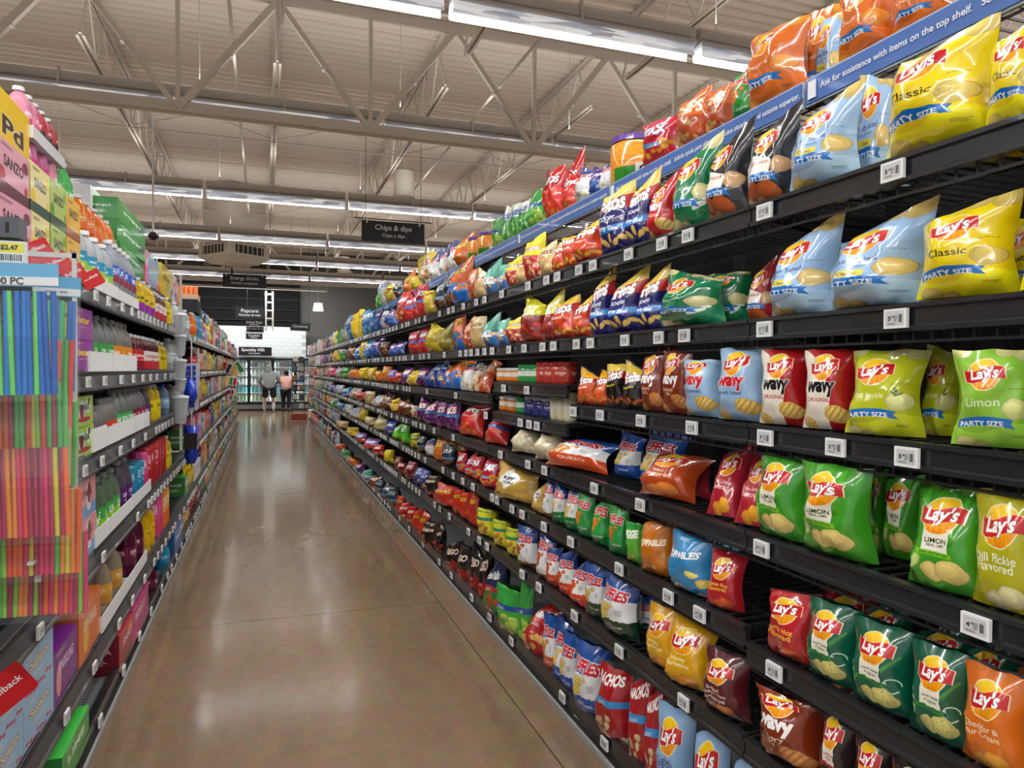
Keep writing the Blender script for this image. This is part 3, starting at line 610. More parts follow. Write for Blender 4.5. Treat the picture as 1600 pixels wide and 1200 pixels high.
def deck_mesh(L,D,m,perf=False,th=.022):
    b=MB().box(.02,D,0,L,-th,0)
    if perf:
        n=40
        for r in range(3):
            for k in range(n):
                y=.03+k*(L-.06)/n; x=.085+r*.035; b.add([(x,y,.0006),(x+.012,y,.0006),(x+.012,y+.008,.0006),(x,y+.008,.0006)],[(0,1,2,3)],1)
    return b.mesh('deck',[m,BACK])
def bracket_mesh(D): return MB().add([(.05,0,-.02),(D,0,-.10),(D,0,0),(.05,0,0),(.05,.006,-.02),(D,.006,-.10),(D,.006,0),(.05,.006,0)],[(0,1,2,3),(7,6,5,4),(0,4,5,1),(1,5,6,2),(2,6,7,3),(3,7,4,0)]).mesh('bracket',[BLK])
GD=.52
m_rail=rail_mesh(BW_-.006); m_railb=rail_mesh(BW_-.006,.095,.03); m_railg=rail_mesh(BW_-.006,.085,.03,RAILG,ang=.03)
m_wire=wire_mesh(BW_-.006,GD); m_wiret=wire_mesh(BW_-.006,GD-.19,.02); m_deck=deck_mesh(BW_-.006,GD,BLK); m_base=deck_mesh(BW_-.006,GD,GDK,True,.03); m_br=bracket_mesh(GD-.02); m_brt=bracket_mesh(GD-.2)
m_ban=MB().box(0,.004,0,BW_-.02,-.034,.034).mesh('banner',[BAN]); m_banf=MB().box(.004,.012,0,BW_-.012,-.040,.040).mesh('banner_holder',[mat('clear_holder',(180,196,215),.2)])
m_lip=MB().box(-.012,.004,0,BW_-.004,.002,.028).mesh('floor_lip',[LIP]); m_kick=MB().box(.0,.02,0,BW_-.002,.0,.05).mesh('kick_plate',[KICK])
def upright(h): return MB().box(-.02,.03,-.012,.012,0,h).mesh('upright',[BLK])
m_up=upright(2.30); 
def backp(h): return MB().box(0,.02,0,BW_-.004,.1,h).mesh('back_panel',[BACK])
m_bkr=backp(2.3)
LEV_R=['top banner shelf','highest railed shelf','second railed shelf','third railed shelf','fourth railed shelf','fifth railed shelf','sixth railed shelf','bottom deck']
LEV_L=['top set-back shelf','highest long shelf','second long shelf','third long shelf','fourth long shelf','fifth long shelf','bottom deck']
def run(side):
    s=1 if side=='r' else -1; X=RX if s>0 else LX; bays=RBAY if s>0 else LBAY; Z=RZ if s>0 else LZ; LEV=LEV_R if s>0 else LEV_L; sd='right' if s>0 else 'left'
    for bi,y in enumerate(bays[:-1]):
        yy=y+BW_/2-(BW_/2)*1
        def R_(y0): return (dict(loc=(0,0,0)) )
        rz=0 if s>0 else PI; off=0 if s>0 else BW_
        g=empty('gondola_bay',(X,y+off,0),label='black upright frame with back panel, bay %s on the %s side of the aisle'%(nth(bi),sd),cat='shelving',group='%s gondola frames'%sd); g.rotation_euler=(0,0,rz)
        link('back_panel',m_bkr,parent=g,loc=(GD+.01,0,0)); link('upright',m_up,parent=g,loc=(GD-.01,0,0)); link('kick_plate',m_kick,parent=g); link('floor_lip',m_lip,parent=g)
        for l,z in enumerate(Z):
            if s>0 and l==0 and y>9.8: continue
            if s>0 and l==3 and abs(y-2.89)<.01: continue          # this bay carries the two dip shelves
            top=(l==0); dx=0 if not top else .19+.07*(s<0); base=(l==len(Z)-1)
            dk=(m_wiret if top else m_base if base else m_wire) if s>0 else (m_base if base else m_deckt if top else m_deck)
            zo=.010 if base else .031
            if s>0: z=rz_(l,y)
            e=link('shelf',dk,parent=g,loc=(dx,0,z+zo)); 
            if s>0 and top:
                link('banner',m_ban,parent=e,loc=(-.006,.008,-zo)); link('banner_holder',m_banf,parent=e,loc=(-.006,.004,-zo)); link('bracket',m_brt,parent=e,loc=(0,.01,-.01))
                link('lettering',ban_txt(bi),parent=e,loc=(-.0085,BW_/2-.03,-zo),rot=(PI/2,0,-PI/2),kind='stuff'); link('price_card',m_card,parent=e,loc=(0,0,-zo))
            elif base: link('price_rail',m_railb,parent=e,loc=(0,0,-zo))
            else:
                link('price_rail',m_rail if s>0 else m_railg,parent=e,loc=(0,0,-zo))
                for yb in (.01,BW_-.02): link('bracket',m_brt if top else m_br,parent=e,loc=(0,yb,-.01))
m_deckt=deck_mesh(BW_-.006,GD-.26,BLK)
def letter_mesh(body,mat_,height=None,width=None,bold=.012,center=True):
    v,t=text_mesh(body,width,height,bold,center); me=bpy.data.meshes.new('lettering'); me.from_pydata([(a,b,0) for a,b in v],[],[tuple(int(q) for q in f) for f in t]); me.materials.append(mat_); return me
MSGM=letter_mesh('Ask for assistance with items on the top shelf.   Solicita ayuda para obtener art\u00edculos situados en el estante superior.',WHI,width=1.14,bold=.015,center=True)
def ban_txt(bi): return MSGM
m_card=MB().box(-.011,-.008,1.165,1.195,-.025,.025).mesh('price_card',[WHI])
run('r'); run('l')
# dip shelves in the bay from 2.89
def dshelf(y0,y1,z,lab):
    e=empty('dip_shelf',(RX,y0,z),label=lab,cat='shelf'); L=y1-y0
    link('price_rail',rail_mesh(L),parent=e); link('deck',deck_mesh(L,GD,BLK),parent=e,loc=(0,0,.033))
DIPY0,DIPY1=2.95,4.02
dshelf(DIPY0,DIPY1,1.475,'short black shelf holding salsa jars, upper of the two dip shelves'); dshelf(DIPY0,DIPY1,1.30,'short black shelf holding dip tubs, lower of the two dip shelves')
# ================================================================ GOODS
# ---- pillow bag shapes, unit size (1 wide, 1 deep, 1 high), front towards -Y, foot at z=0
from mathutils import noise as mn
def bagshape(seed,lean=0,peak=0,fold=0,nu=18,nv=26,part=None):
    rr=random.Random(seed); ph=[rr.random()*6.28 for _ in range(8)]; off=Vector((rr.random()*20,rr.random()*20,0))
    def pt(s,v,side):
        e=max(0,math.sin(PI*min(1,max(0,(v*.96+.02)))))**.55; e*= (1.0-.45*(v-.35)) 
        sec=max(0,1-abs(s)**2.4)**.75; puff=e*sec*.5
        x=s*.5*(1-.15*math.sin(PI*v)**1.5-.05*v); 
        # pleats running from the two seals
        for d,k in ((v,1),(1-v,2)):
            a=math.exp(-d*5.5)*min(1,d*14)
            puff+=a*(.055*math.sin(s*9+ph[k])+.035*math.sin(s*17+ph[k+2]))*sec
        nz=mn.noise(Vector((s*1.6,v*2.4,side*3.1))+off); n2=mn.noise(Vector((s*4.5,v*6,side*5))+off)
        rg=1-abs(mn.noise(Vector((s*2.2+v*1.2,v*2.6-s*.8,side*7.7))+off))*4
        n3=1-abs(mn.noise(Vector((s*1.3-v*2.1,v*1.5+s*1.4,side*2.2))+off*1.7))*7
        puff=max(.004,puff+min(1,sec*1.4)*min(1,e*1.2)*(.12*nz+.05*n2+.05*max(0,rg)+.09*max(0,n3)))
        y=side*puff; z=v
        y+=.05*math.sin(v*5+ph[5])*s*.6
        if v>.93: y+=.02*math.sin(s*8+ph[6])
        # crumple along the top edge
        t=max(0,(v-.6)/.4); z+=peak*t*t*s*.35-.02*t*abs(math.sin(s*3+ph[7])); x*=1-.10*abs(peak)*t; x+=peak*.10*t
        y+=lean*v*v
        if fold: 
            q=max(0,v-.74); z-=q*.75*fold; y-=q*.9*fold
        return (x,y,z)
    b=MB(); v0,v1=(0,1) if part is None else part; lo=-1
    vs=[v0+(v1-v0)*i/nv for i in range(nv+1)]; grid={}
    for side in (-1,1):
        idx=[]
        for v in vs:
            row=[]
            for i in range(nu+1):
                s=-1+2*i/nu; s=math.copysign(abs(s)**.8,s); row.append((pt(s,v,side),s,v))
            idx.append(row)
        for j in range(nv):
            for i in range(nu):
                q=[idx[j][i],idx[j][i+1],idx[j+1][i+1],idx[j+1][i]]
                if side>0: q=q[::-1]
                base=len(b.v); key=[]
                for p,s,v in q:
                    kk=(side,round(s,4),round(v,4))
                    if abs(s)>.999: kk=(side,round(s,4),round(v,4))
                    if kk not in grid: grid[kk]=len(b.v); b.v.append(p)
                    key.append(grid[kk])
                b.f.append(tuple(key)); b.m.append(0)
                if side<0: b.uv.append(tuple((max(.002,.86*((s*.5+.5)*1.07-.07)),v) for p,s,v in q))
                else: b.uv.append(tuple((.88+.11*(.5-s*.5),v) for p,s,v in q))
    return b
NV=9
SPEC=[dict(seed=1),dict(seed=2,peak=.35),dict(seed=3,peak=-.5,lean=.15),dict(seed=4,lean=.25),dict(seed=5,peak=.6,lean=.1),dict(seed=6,fold=.8),dict(seed=7,lean=-.12),dict(seed=8,peak=-.25,lean=.3),dict(seed=9,peak=.15,fold=.3)]
dummy=mat('bag_blank',(200,200,200))
BAGM=[]; BAGP=[]
for i,sp in enumerate(SPEC):
    BAGM.append(bagshape(**sp,nu=12,nv=14).mesh('chip_bag',[dummy],smooth=True))
    bp=[]
    for nm,pr,nv in (('body',(.045,.955),24),('top_seal',(.955,1.0),3),('bottom_seal',(0,.045),3)):
        bp.append((nm,bagshape(**sp,part=pr,nv=nv if nv<5 else 34,nu=28).mesh(nm,[dummy],smooth=True)))
    BAGP.append(bp)
ITEMS=[]   # every countable piece of goods: kind,parts,loc,rot,scale,label bits,size in the picture
def slotmat(o,m):
    o.material_slots[0].link='OBJECT'; o.material_slots[0].material=m
def add_item(kind,parts,loc,rot,scale,desc,where,cat,grp,single=None,mats=None):
    "parts: list of (name,mesh,mats or None,children); single: (mesh, materials) used when small"
    u,v=proj(*loc); d=math.hypot(loc[0],loc[1]); 
    ITEMS.append(dict(kind=kind,parts=parts,loc=loc,rot=rot,scale=scale,desc=desc,where=where,cat=cat,grp=grp,single=single,px=F*scale[2]*(.3 if kind!='x' else 1)/max(.4,d),d=d,u=u))
def flush():
    kinds={}
    for it in ITEMS: kinds.setdefault(it['kind'],[]).append(it)
    cnt={}
    for it in sorted(ITEMS,key=lambda q:q['loc'][1]):
        k=(it['desc'],it['where']); it['n']=cnt.get(k,0); cnt[k]=it['n']+1
    for kind,L in kinds.items():
        L.sort(key=lambda q:(-1e6 if q.get('extra') else 0)-q['px']); lim=296+sum(1 for q in L if q.get('extra'))
        for it in L[:lim]:
            tot=cnt[(it['desc'],it['where'])]
            lab=it['desc']+(', '+nth(it['n'])+' such' if tot>1 else '')+' on '+it['where'] if not it['where'].startswith('@') else ' '.join(it['desc'].split()[:7])+', '+it['where'][15:]
            small=it['single'] is not None and (it['px']<it.get('thr',44) or it['parts'] is None)
            if small:
                me,ms=it['single']; o=link(kind,me,loc=it['loc'],rot=it['rot'],scale=it['scale'],label=lab,cat=it['cat'],group=it['grp'])
                for i,m in enumerate(ms):
                    o.material_slots[i].link='OBJECT'; o.material_slots[i].material=m
            else:
                o=link(kind,None,loc=it['loc'],rot=it['rot'],scale=it['scale'],label=lab,cat=it['cat'],group=it['grp'])
                for nm,me,m in it['parts']:
                    c=link(nm,me,parent=o)
                    if m: slotmat(c,m)
        rest=L[lim:]
        if rest:       # past the limit: one joined mesh
            V=[];Fc=[];MI=[];UV=[];mats=[];mi={}
            for it in rest:
                me,ms=it['single']; M=Matrix.LocRotScale(Vector(it['loc']),__import__('mathutils').Euler(it['rot']),Vector(it['scale'])); b=len(V)
                for v in me.vertices: V.append(tuple(M@v.co))
                ul=me.uv_layers[0].data if me.uv_layers else None
                for p in me.polygons:
                    Fc.append(tuple(b+i for i in p.vertices)); m=ms[p.material_index]
                    if m.name not in mi: mi[m.name]=len(mats); mats.append(m)
                    MI.append(mi[m.name])
                    for li_ in p.loop_indices: UV+= list(ul[li_].uv) if ul else [.5,.5]
            me=bpy.data.meshes.new(kind+'_mass'); me.from_pydata(V,[],Fc)
            for m in mats: me.materials.append(m)
            me.polygons.foreach_set('material_index',MI); me.polygons.foreach_set('use_smooth',[True]*len(Fc)); uv=me.uv_layers.new(name='uv'); uv.data.foreach_set('uv',UV)
            link(kind,me,kind='stuff',label='dense rows of far '+L[0]['cat']+'s filling the distant end of the aisle shelves',cat=L[0]['cat'])
def wfor(u0,u1,X,z,rot):
    'width and centre of a bag turned by rot that spans the columns u0..u1'
    y=(Yu(u0,X,z)+Yu(u1,X,z))/2; d=Vector((math.sin(rot),-math.cos(rot)))
    w=.2
    for _ in range(5):
        a=proj(X-d.x*w/2,y-d.y*w/2,z)[0]; b=proj(X+d.x*w/2,y+d.y*w/2,z)[0]; w*=(u1-u0)/max(1,(b-a)); ua=proj(X,y,z)[0]; y+=((u0+u1)/2-(a+b)/2)*.8*(Yu(ua+1,X,z)-Yu(ua-1,X,z))/2
    return w,y
def put_bag(k,Xf,y,z,w,h,t,side=1,rot=0,tilt=0,var=None,where='',roll=0,extra_lab='',thr=44):
    "Xf: plane of the bag's front; side 1 = right gondola, faces -X"
    var=R.randrange(NV) if var is None else var; m=dmat(k); s=side
    x=Xf+s*t*.5
    rz=(-PI/2 if s>0 else PI/2)+rot
    add_item('chip_bag',[(nm,me,m) for nm,me in BAGP[var]],(x,y,z),(tilt,roll,rz),(w,t,h),('rear-row ' if extra_lab=='@' else '')+D[k][1],where,'chip bag','snack bags on the '+where.strip('@'),single=(BAGM[var],[m]))
    ITEMS[-1]['thr']=70
WR=['top banner shelf','highest railed shelf','second railed shelf','third railed shelf','fourth railed shelf','fifth railed shelf','sixth railed shelf','right bottom deck']
# ---- near bags measured from the photograph: key,left,right,top ; t=tilt back ; b=second row behind ; v=shape
ROWS={
0:"YEL 1500 1610 -60;CS 1398 1492 -45;CS 1316 1402 -30;LS 1278 1325 25 b;CS 1258 1312 8 b;CS 1176 1262 42 v0;RUg 1146 1190 108;ORB 1108 1148 135;ORB 1062 1112 150;BLK 1045 1065 195 b;RBS 1010 1062 190;"
  "WHT 942 962 258;WHT 905 932 262;PRP 925 950 262;DOr 880 910 252 b;DOr 882 908 270;DOr 856 884 262 v0;GRN 829 857 292;GRW 815 832 312;GRW 800 817 318;GRW 786 802 322;GRN 773 788 342;"
  "ORG 716 740 372 v4;WHT 704 720 375;RED 701 713 405;WHT 690 703 388 v4;WHT 675 690 396 v4;WHO 663 676 398;YLP 646 660 428;ORG 635 648 427 v4;BLK 622 636 440;YEL 608 622 445;WHP 600 609 433;GRW 592 600 440",
1:"CL 1545 1640 45 v1;CL 1392 1555 70 v1;LS 1338 1398 115 b;LS 1240 1342 160 v4;BQ 1172 1246 190 v4;BQ 1112 1172 215 v4;SC 1056 1124 235 v4;wRE 1018 1060 285 v4;FRs 983 1028 285 v4;FRs 942 992 297 v1;"
  "FRo 903 945 350 v4;FRo 882 908 362;FRo 868 887 378;CRM 848 870 382;FRy 824 852 372 v1;CRM 812 828 410;FRy 797 816 405 v1;TEA 782 797 414;TEA 761 782 412 v4;CRM 746 763 422;ORB 736 750 418;CHo 712 737 412 v4;BLK 700 713 430;BLK 684 700 436;YEL 667 684 448;"
  "RBL 656 671 445;RBL 647 657 456;RBL 638 648 460;RED 626 639 455;PRP 609 621 484;WHP 600 608 486;PRP 592 600 482;BLU 578 591 480;BLU 569 579 483;YEL 562 570 470;YEL 555 562 478;BLU 548 555 486;WHP 540 548 478",
2:"CL 1440 1592 322 v1;LS 1305 1452 345 v4;LS 1212 1310 362 v4;BR 1172 1220 412 b;SC 1112 1176 412 b;SC 1040 1130 425 v2;FRs 1003 1043 430 v4;FRs 958 1010 433 v4;FRs 925 960 433 v4;FRo 900 930 468;FRo 873 906 468;FRd 853 880 463;FRd 820 852 465;"
  "FRy 797 822 497 v1;TEA 782 798 497;TEA 760 780 496 v4;CRM 740 760 494;ORB 729 741 500;CHo 712 728 492;OLV 692 709 508;YLP 672 692 506;RBL 658 669 512;RBL 644 658 516;PRP 622 632 535;PRP 611 621 540;BRN 598 611 534;PRP 583 597 526;BLU 573 583 528;YEL 566 574 532;BLU 558 566 540;BRN 544 557 536;GRW 534 544 540;YEL 526 534 542",
3:"LM 1495 1625 545 v6;DP 1442 1500 545 b;DP 1328 1442 545 v3;wOR 1260 1340 545 v0;wOR 1192 1268 545 v0;wLS 1128 1204 538 v0;wLS 1076 1132 543;wBB 1043 1085 546;wBB 1006 1045 548;FRf 976 1012 572;FRf 950 982 568;FRc 934 955 582;FRc 906 936 583;"
  "ORB 748 764 562 t;WHO 735 750 566 t;WHT 722 738 568 t;CHo 706 726 564 t;CHo 692 708 570 t;BLT 679 692 566 t;BLT 667 680 568 t;PRR 655 668 575;YEL 643 655 578;PRR 632 643 574;RED 622 633 584;LAV 612 622 578;ORG 600 612 572;ORG 590 600 576;YEL 578 590 573;YEL 566 578 573;ORG 548 562 574;GRN 536 547 573;WHP 527 536 574;PNK 513 527 572",
4:"sDP 1528 1640 755 v0;sLM 1428 1545 770 v3;sLM 1385 1445 742 b;sLM 1366 1388 735 b;sLM 1266 1368 720 v6;sLM 1193 1268 708 v0;sCR 1150 1204 722 t;sCR 1106 1152 712 t;sCR 1060 1110 745 b;sCB 1004 1082 712 t;RUo 1005 1068 678 b;RUo 965 1002 682 b;RUx 858 944 688 t;NUT 838 880 668 t;NUT 802 842 662 t;"
  "RBL 760 790 652 t;DOr 722 752 638 t;PRR 703 720 630;PRR 688 703 630;PRR 672 688 628;PRR 656 671 625;WHO 645 656 632;BRN 635 646 628;MAR 624 635 630;YEL 614 625 632;BRN 600 613 616;WHP 588 600 618;CRM 576 588 612;RED 562 575 614;WHO 550 562 606;BLU 538 550 606;WHP 527 538 602;PRP 516 526 600",
5:"sCS 1512 1612 1010 v0;sSC 1428 1524 985 v0;sSC 1338 1434 940 v0;sSC 1268 1346 920 v0;sFH 1208 1284 898 v8;sFH 1108 1162 866 v3;POb 1118 1150 850 b;POb 1054 1116 832 v0;POo 1004 1056 802 v1;VEG 983 1010 806;RUg 955 985 792;RUg 928 957 780;RUg 905 930 770;RUc 887 908 764;RUc 866 888 758;RUw 855 868 748;PUF 838 856 762;PUF 778 842 732 v2;"
  "RBS 758 782 718;RBS 743 758 712;RBS 732 745 712;RBS 718 730 716;BLK 695 712 696;ORG 700 716 690 b;CHr 712 730 692 b;ORG 682 694 686;WHT 668 681 688;BLK 656 668 684;FUN 645 656 676;GBL 630 642 664;GBL 618 630 664;BLT 606 617 658;CLR 590 604 652;CLR 576 590 650;YLP 565 575 638;WHP 553 564 636;WHP 541 552 632;BLU 530 540 630;GRW 520 530 622",
6:"sBQ 1395 1480 1190 v0;sBQ 1338 1400 1150 v0;sBQ 1288 1340 1112 v0;wBB 1192 1292 1066 v5;sSS 1106 1172 1022 v0;sHO 1046 1114 975 v3;sHO 1018 1068 950;RUq 1000 1030 935 b;RUq 950 998 902 v0;RUq 920 952 884;RUh 899 925 880;RUh 876 902 864;RUh 858 880 854;RUw 842 870 832;RUw 814 843 824;FUN 795 818 818 v5;FUN 775 798 806 v5;FUN 752 776 788 v5;"
  "CHr 736 748 770;CHr 724 737 768;CHr 712 726 764;CHr 686 716 758 v0;DRK 671 690 742;BLT 661 673 736;BLT 650 662 732;MAR 640 652 722;MAR 628 640 720;MAR 620 630 714;YLP 604 616 702;RED 590 600 700;LAV 572 590 690;LAV 560 573 682;YEL 546 560 668;CRM 528 545 660",
7:"sLS 1145 1185 1140;sLS 1085 1140 1128;sLS 1030 1086 1108 v0;NAC 1012 1040 1085;NAC 984 1022 1064 v1;NAC 940 988 1046 v0;RUo 902 952 1010 v0;RUo 881 906 992 v0;RUo 868 892 976;RUx 853 875 962;RED 822 858 950 t;GRN 812 832 905;GRN 786 826 905 v5;PIC 766 790 880;"
  "RPK 752 768 862;RPK 738 754 860;RPK 722 738 856;RPK 704 724 848;DRK 684 692 822;DRK 668 690 815;CHr 658 668 802;CHr 649 660 798;RED 640 652 790;RED 630 642 786;CHr 622 632 776;BLK 612 622 762;BLK 600 612 758;BLK 592 602 750;BRN 582 592 744;TEA 572 582 738;PRR 562 570 728;ORG 548 562 718;GRN 538 548 712;CHr 528 540 702"}
def fill_row(l,row):
    X_=(RXT if l==0 else RX)+.045
    for q in row.split(';'):
        if not q.strip(): continue
        p=q.split(); k,u0,u1,vt=p[0],float(p[1]),float(p[2]),float(p[3]); fl=p[4:]
        zf=rfloor(l,1. if u0>1165 else 9); back='b' in fl; X=X_+(.12 if back else 0); tilt=0
        rot=R.uniform(.18,.42) if u0>560 else R.uniform(.0,.3)
        if k[0]=='s' and u0>1180: rot=R.uniform(.08,.2)
        w,y=wfor(u0,u1,X,zf+.15,rot); w*=1.11
        _,zt=atX((u0+u1)/2,vt,X); h=max(.14,min(.40,zt-zf)*(1.05 if l>3 else 1))
        lim=(RZ[l-1]-rfloor(l)-.055) if l>0 else .6
        if l==1: lim=.40
        if not back and l>1: h=min(h,lim+.01)
        if 't' in fl: tilt=-.42; h=h*1.12
        t=min(.19,max(.09,w*.75)); var=None
        for f in fl:
            if f[0]=='v': var=int(f[1:])
        put_bag(k,X-t/2,y,zf,w,h,t,rot=rot,tilt=tilt,var=var,where=WR[l],extra_lab='')
        if u0>1180 and not back and l in (1,2,3,5,6) and R.random()<.9:  # the next bag of the same facing
            put_bag(k,X+.10,y+R.uniform(-.02,.02),zf,w*.95,h*.93,t,rot=R.uniform(.1,.4),where=WR[l],extra_lab='@')
for l,row in ROWS.items(): fill_row(l,row)
# ---- beyond the measured part: facings continue to the far end, two to five of a kind side by side
FARK=['BLU','YEL','WHP','RED','GRW','BRN','PRP','PNK','WHO','CLR','ORG','GRN','CRM','MAR','TEA','BLT','YLP','WHT']
for l in range(0,8):
    us=[float(q.split()[1]) for q in ROWS[l].split(';') if q.strip()]; Xf=(RXT if l==0 else RX)+.015
    y=Yu(min(us),Xf,rfloor(l))+.12; end=9.9 if l==0 else 16.6
    while y<end:
        k=R.choice(FARK)
        for _ in range(R.randint(1,4)):
            w=R.uniform(.12,.17); h=min(R.uniform(.19,.30),(RZ[l-1]-rfloor(l)-.06) if l>1 else .36); put_bag(k,Xf,y+w/2,rfloor(l),w,h,.09,rot=R.uniform(-.1,.4),where=WR[l]); y+=w*1.02
            if y>end: break

# ---- the same facings go on for a little past the near edge of the picture
NEARK={1:['CL','CL','LS'],2:['CL','LM','CL'],3:['LM','DP','SC'],4:['sDP','sLM','sCL' if 'sCL' in D else 'sLS'],5:['sCS','sCB','sCR'],6:['sBQ','sSS','sHO'],7:['sLS','RUo','RUo']}
for l,ks in NEARK.items():
    near=min(it['loc'][1] for it in ITEMS if it['where']==WR[l]); y=near-.20
    for q,k in enumerate(ks):
        h=min(.30,RZ[l-1]-rfloor(l,1.)-.06); put_bag(k,RX-.02,y-.21*q,rfloor(l,1.),.20,h,.13,rot=.15,where='@standing near %s, %s past the near view edge'%(WR[l],ORD2[q])); ITEMS[-1]['extra']=1
# ================================================================ DRINKS SIDE AND OTHER GOODS
PLA=mat('clear_plastic',(225,232,236),.12,trans=.75,coat=.6,ior=1.2); CAPW=mat('white_cap',(225,228,230),.35); CAPG=mat('grey_cap',(128,132,136),.35); TRAY=mat('white_tray',(226,229,230),.7,bump=.1); CARD=mat('cardboard',(150,118,80),.8)
def labtex(c1,c2,word,wc='FFFFFF',split=.55,dots=None):
    t=Tex(192,96,c1,ss=2); t.rect(0,split,2,1,c2)
    for k in (0,1):
        t.text(word,.5+k*1.0,.30,.62,wc,bold=.03,vs=1.3); t.lines(.3+k,.48,.7+k,.56,2,wc)
        if dots: t.ell(.72+k,.75,.1,.13,dots); t.ell(.30+k,.78,.08,.1,dots)
    return t
BT={ # key: label paint, liquid colour, cap, outline, words
'pnk':(('E77FA6','D94F86','PINK','FFFFFF'),(226,150,178),CAPW,'jug','pink lemonade bottle with white cap'),
'mag':(('C42A7A','E9E4EA','BERRY','FFFFFF'),(214,120,170),CAPW,'jug','magenta berry bottle'),
'rdk':(('B5182A','1E1416','FRUIT','FFFFFF'),(200,80,90),CAPW,'soda','red and black fruit bottle'),
'grs':(('4FBF5A','3FAE4A','LIME','FFFFFF'),(70,190,90),CAPW,'soda','large green soda bottle'),
'orj':(('F28A1A','F26A10','ORANGE','FFFFFF'),(242,120,20),CAPW,'jug','orange juice bottle with white cap'),
'clr':(('DDE6EA','C8D4DA','WATER','6A86B0'),(220,228,232),CAPW,'jug','clear water bottle with pale label'),
'tea':(('1F8FB8','8FC24A','PINEAPPLE','FFFFFF',.5,'CFE08A'),(214,222,226),CAPW,'jug','clear bottle with teal and green label'),
'blu':(('2A5FC8','8E3A50','BLUE','FFFFFF'),(190,200,214),CAPW,'soda','clear bottle with blue label'),
'ypu':(('E8CC1A','9A2FA8','VITAMIN','1A1A1A'),(232,196,30),CAPW,'vit','yellow and purple vitamin drink bottle'),
'whr':(('E9E6E4','C42A3A','VITAMIN','B0182A'),(90,26,30),CAPW,'vit','dark drink bottle with white label'),
'red':(('C4242E','8E1A22','VITAMIN','FFFFFF'),(96,24,34),CAPW,'vit','dark red drink bottle with white cap'),
'yel':(('EBD21E','D9C01A','LEMON','1A1A1A'),(216,190,40),CAPW,'vit','yellow lemon drink bottle'),
'gch':(('3F9F4A','7A1A24','CHERRY','FFFFFF',.6,'A8C84A'),(150,160,160),CAPG,'spark','sparkling bottle with green cherry label'),
'och':(('E0902A','C87A1E','ORANGE','FFFFFF'),(160,160,150),CAPG,'spark','sparkling bottle with amber label'),
'mar':(('8E1A3E','7A1634','BLACK','FFFFFF'),(150,150,156),CAPG,'spark','sparkling bottle with maroon label'),
'ors':(('C8452A','B83A22','PEACH','FFFFFF'),(156,150,146),CAPG,'spark','sparkling bottle with rust label'),
'grn':(('3FAE56','5FB83A','KIWI','FFFFFF',.5,'7FC84A'),(140,156,146),CAPG,'spark','sparkling bottle with green label'),
'lim':(('3FA84A','8FC81E','LIME','FFFFFF',.45,'5FA01E'),(120,150,120),CAPG,'spark','sparkling bottle with two-tone lime label'),
'pur':(('5A2A7A','3E1C58','CHERRY','FFFFFF'),(120,110,130),CAPG,'spark','sparkling bottle with purple label'),
'jug':(('9CC4E6','7FB0DC','WATER','FFFFFF'),(150,190,226),mat('blue_cap',(30,90,190),.3),'jug','pale blue water jug'),
'amb':(('D9A03A','C08A3A','PEACH','F8E8C8'),(200,186,160),CAPG,'jug','clear jug with amber label'),
'mrj':(('6E1440','5A1034','KEFIR','F2D8E4'),(96,20,60),mat('maroon_cap',(90,16,50),.3),'jug','maroon juice jug'),
'yjg':(('F2C81A','E8B010','MANGO','7A1A3A'),(240,196,30),mat('yellow_cap',(236,196,30),.3),'jug','yellow juice jug'),
'cyn':(('2FA8D8','1E8FC8','COOL','FFFFFF'),(50,170,216),mat('cyan_cap',(50,170,216),.3),'jug','bright cyan drink jug'),
'can':(('C8323A','A82028','COLA','F2E0E0'),None,None,'can','red soda can'),
'cnt':(('1E8FB8','1A7AA8','SODA','E0F2FA'),None,None,'can','teal soda can'),
'cnp':(('E85A9A','D93A7A','SODA','FFFFFF'),None,None,'can','pink soda can'),
'cno':(('F2A03A','E8702A','SODA','FFFFFF'),None,None,'can','orange soda can'),
}
PROF={'jug':([(.40,0),(.48,.03),(.5,.10),(.47,.20),(.5,.30),(.5,.52),(.49,.62),(.44,.74),(.30,.84),(.19,.89),(.19,.93)],.24,.56,.22),
'soda':([(.40,0),(.48,.02),(.5,.08),(.5,.30),(.49,.55),(.46,.66),(.32,.80),(.17,.89),(.16,.94)],.30,.58,.19),
'vit':([(.42,0),(.5,.03),(.5,.30),(.5,.58),(.44,.64),(.46,.70),(.40,.80),(.24,.87),(.22,.93)],.06,.58,.25),
'spark':([(.42,0),(.5,.03),(.5,.2),(.49,.55),(.46,.66),(.34,.80),(.20,.88),(.19,.92)],.06,.50,.22)}
_bm={}
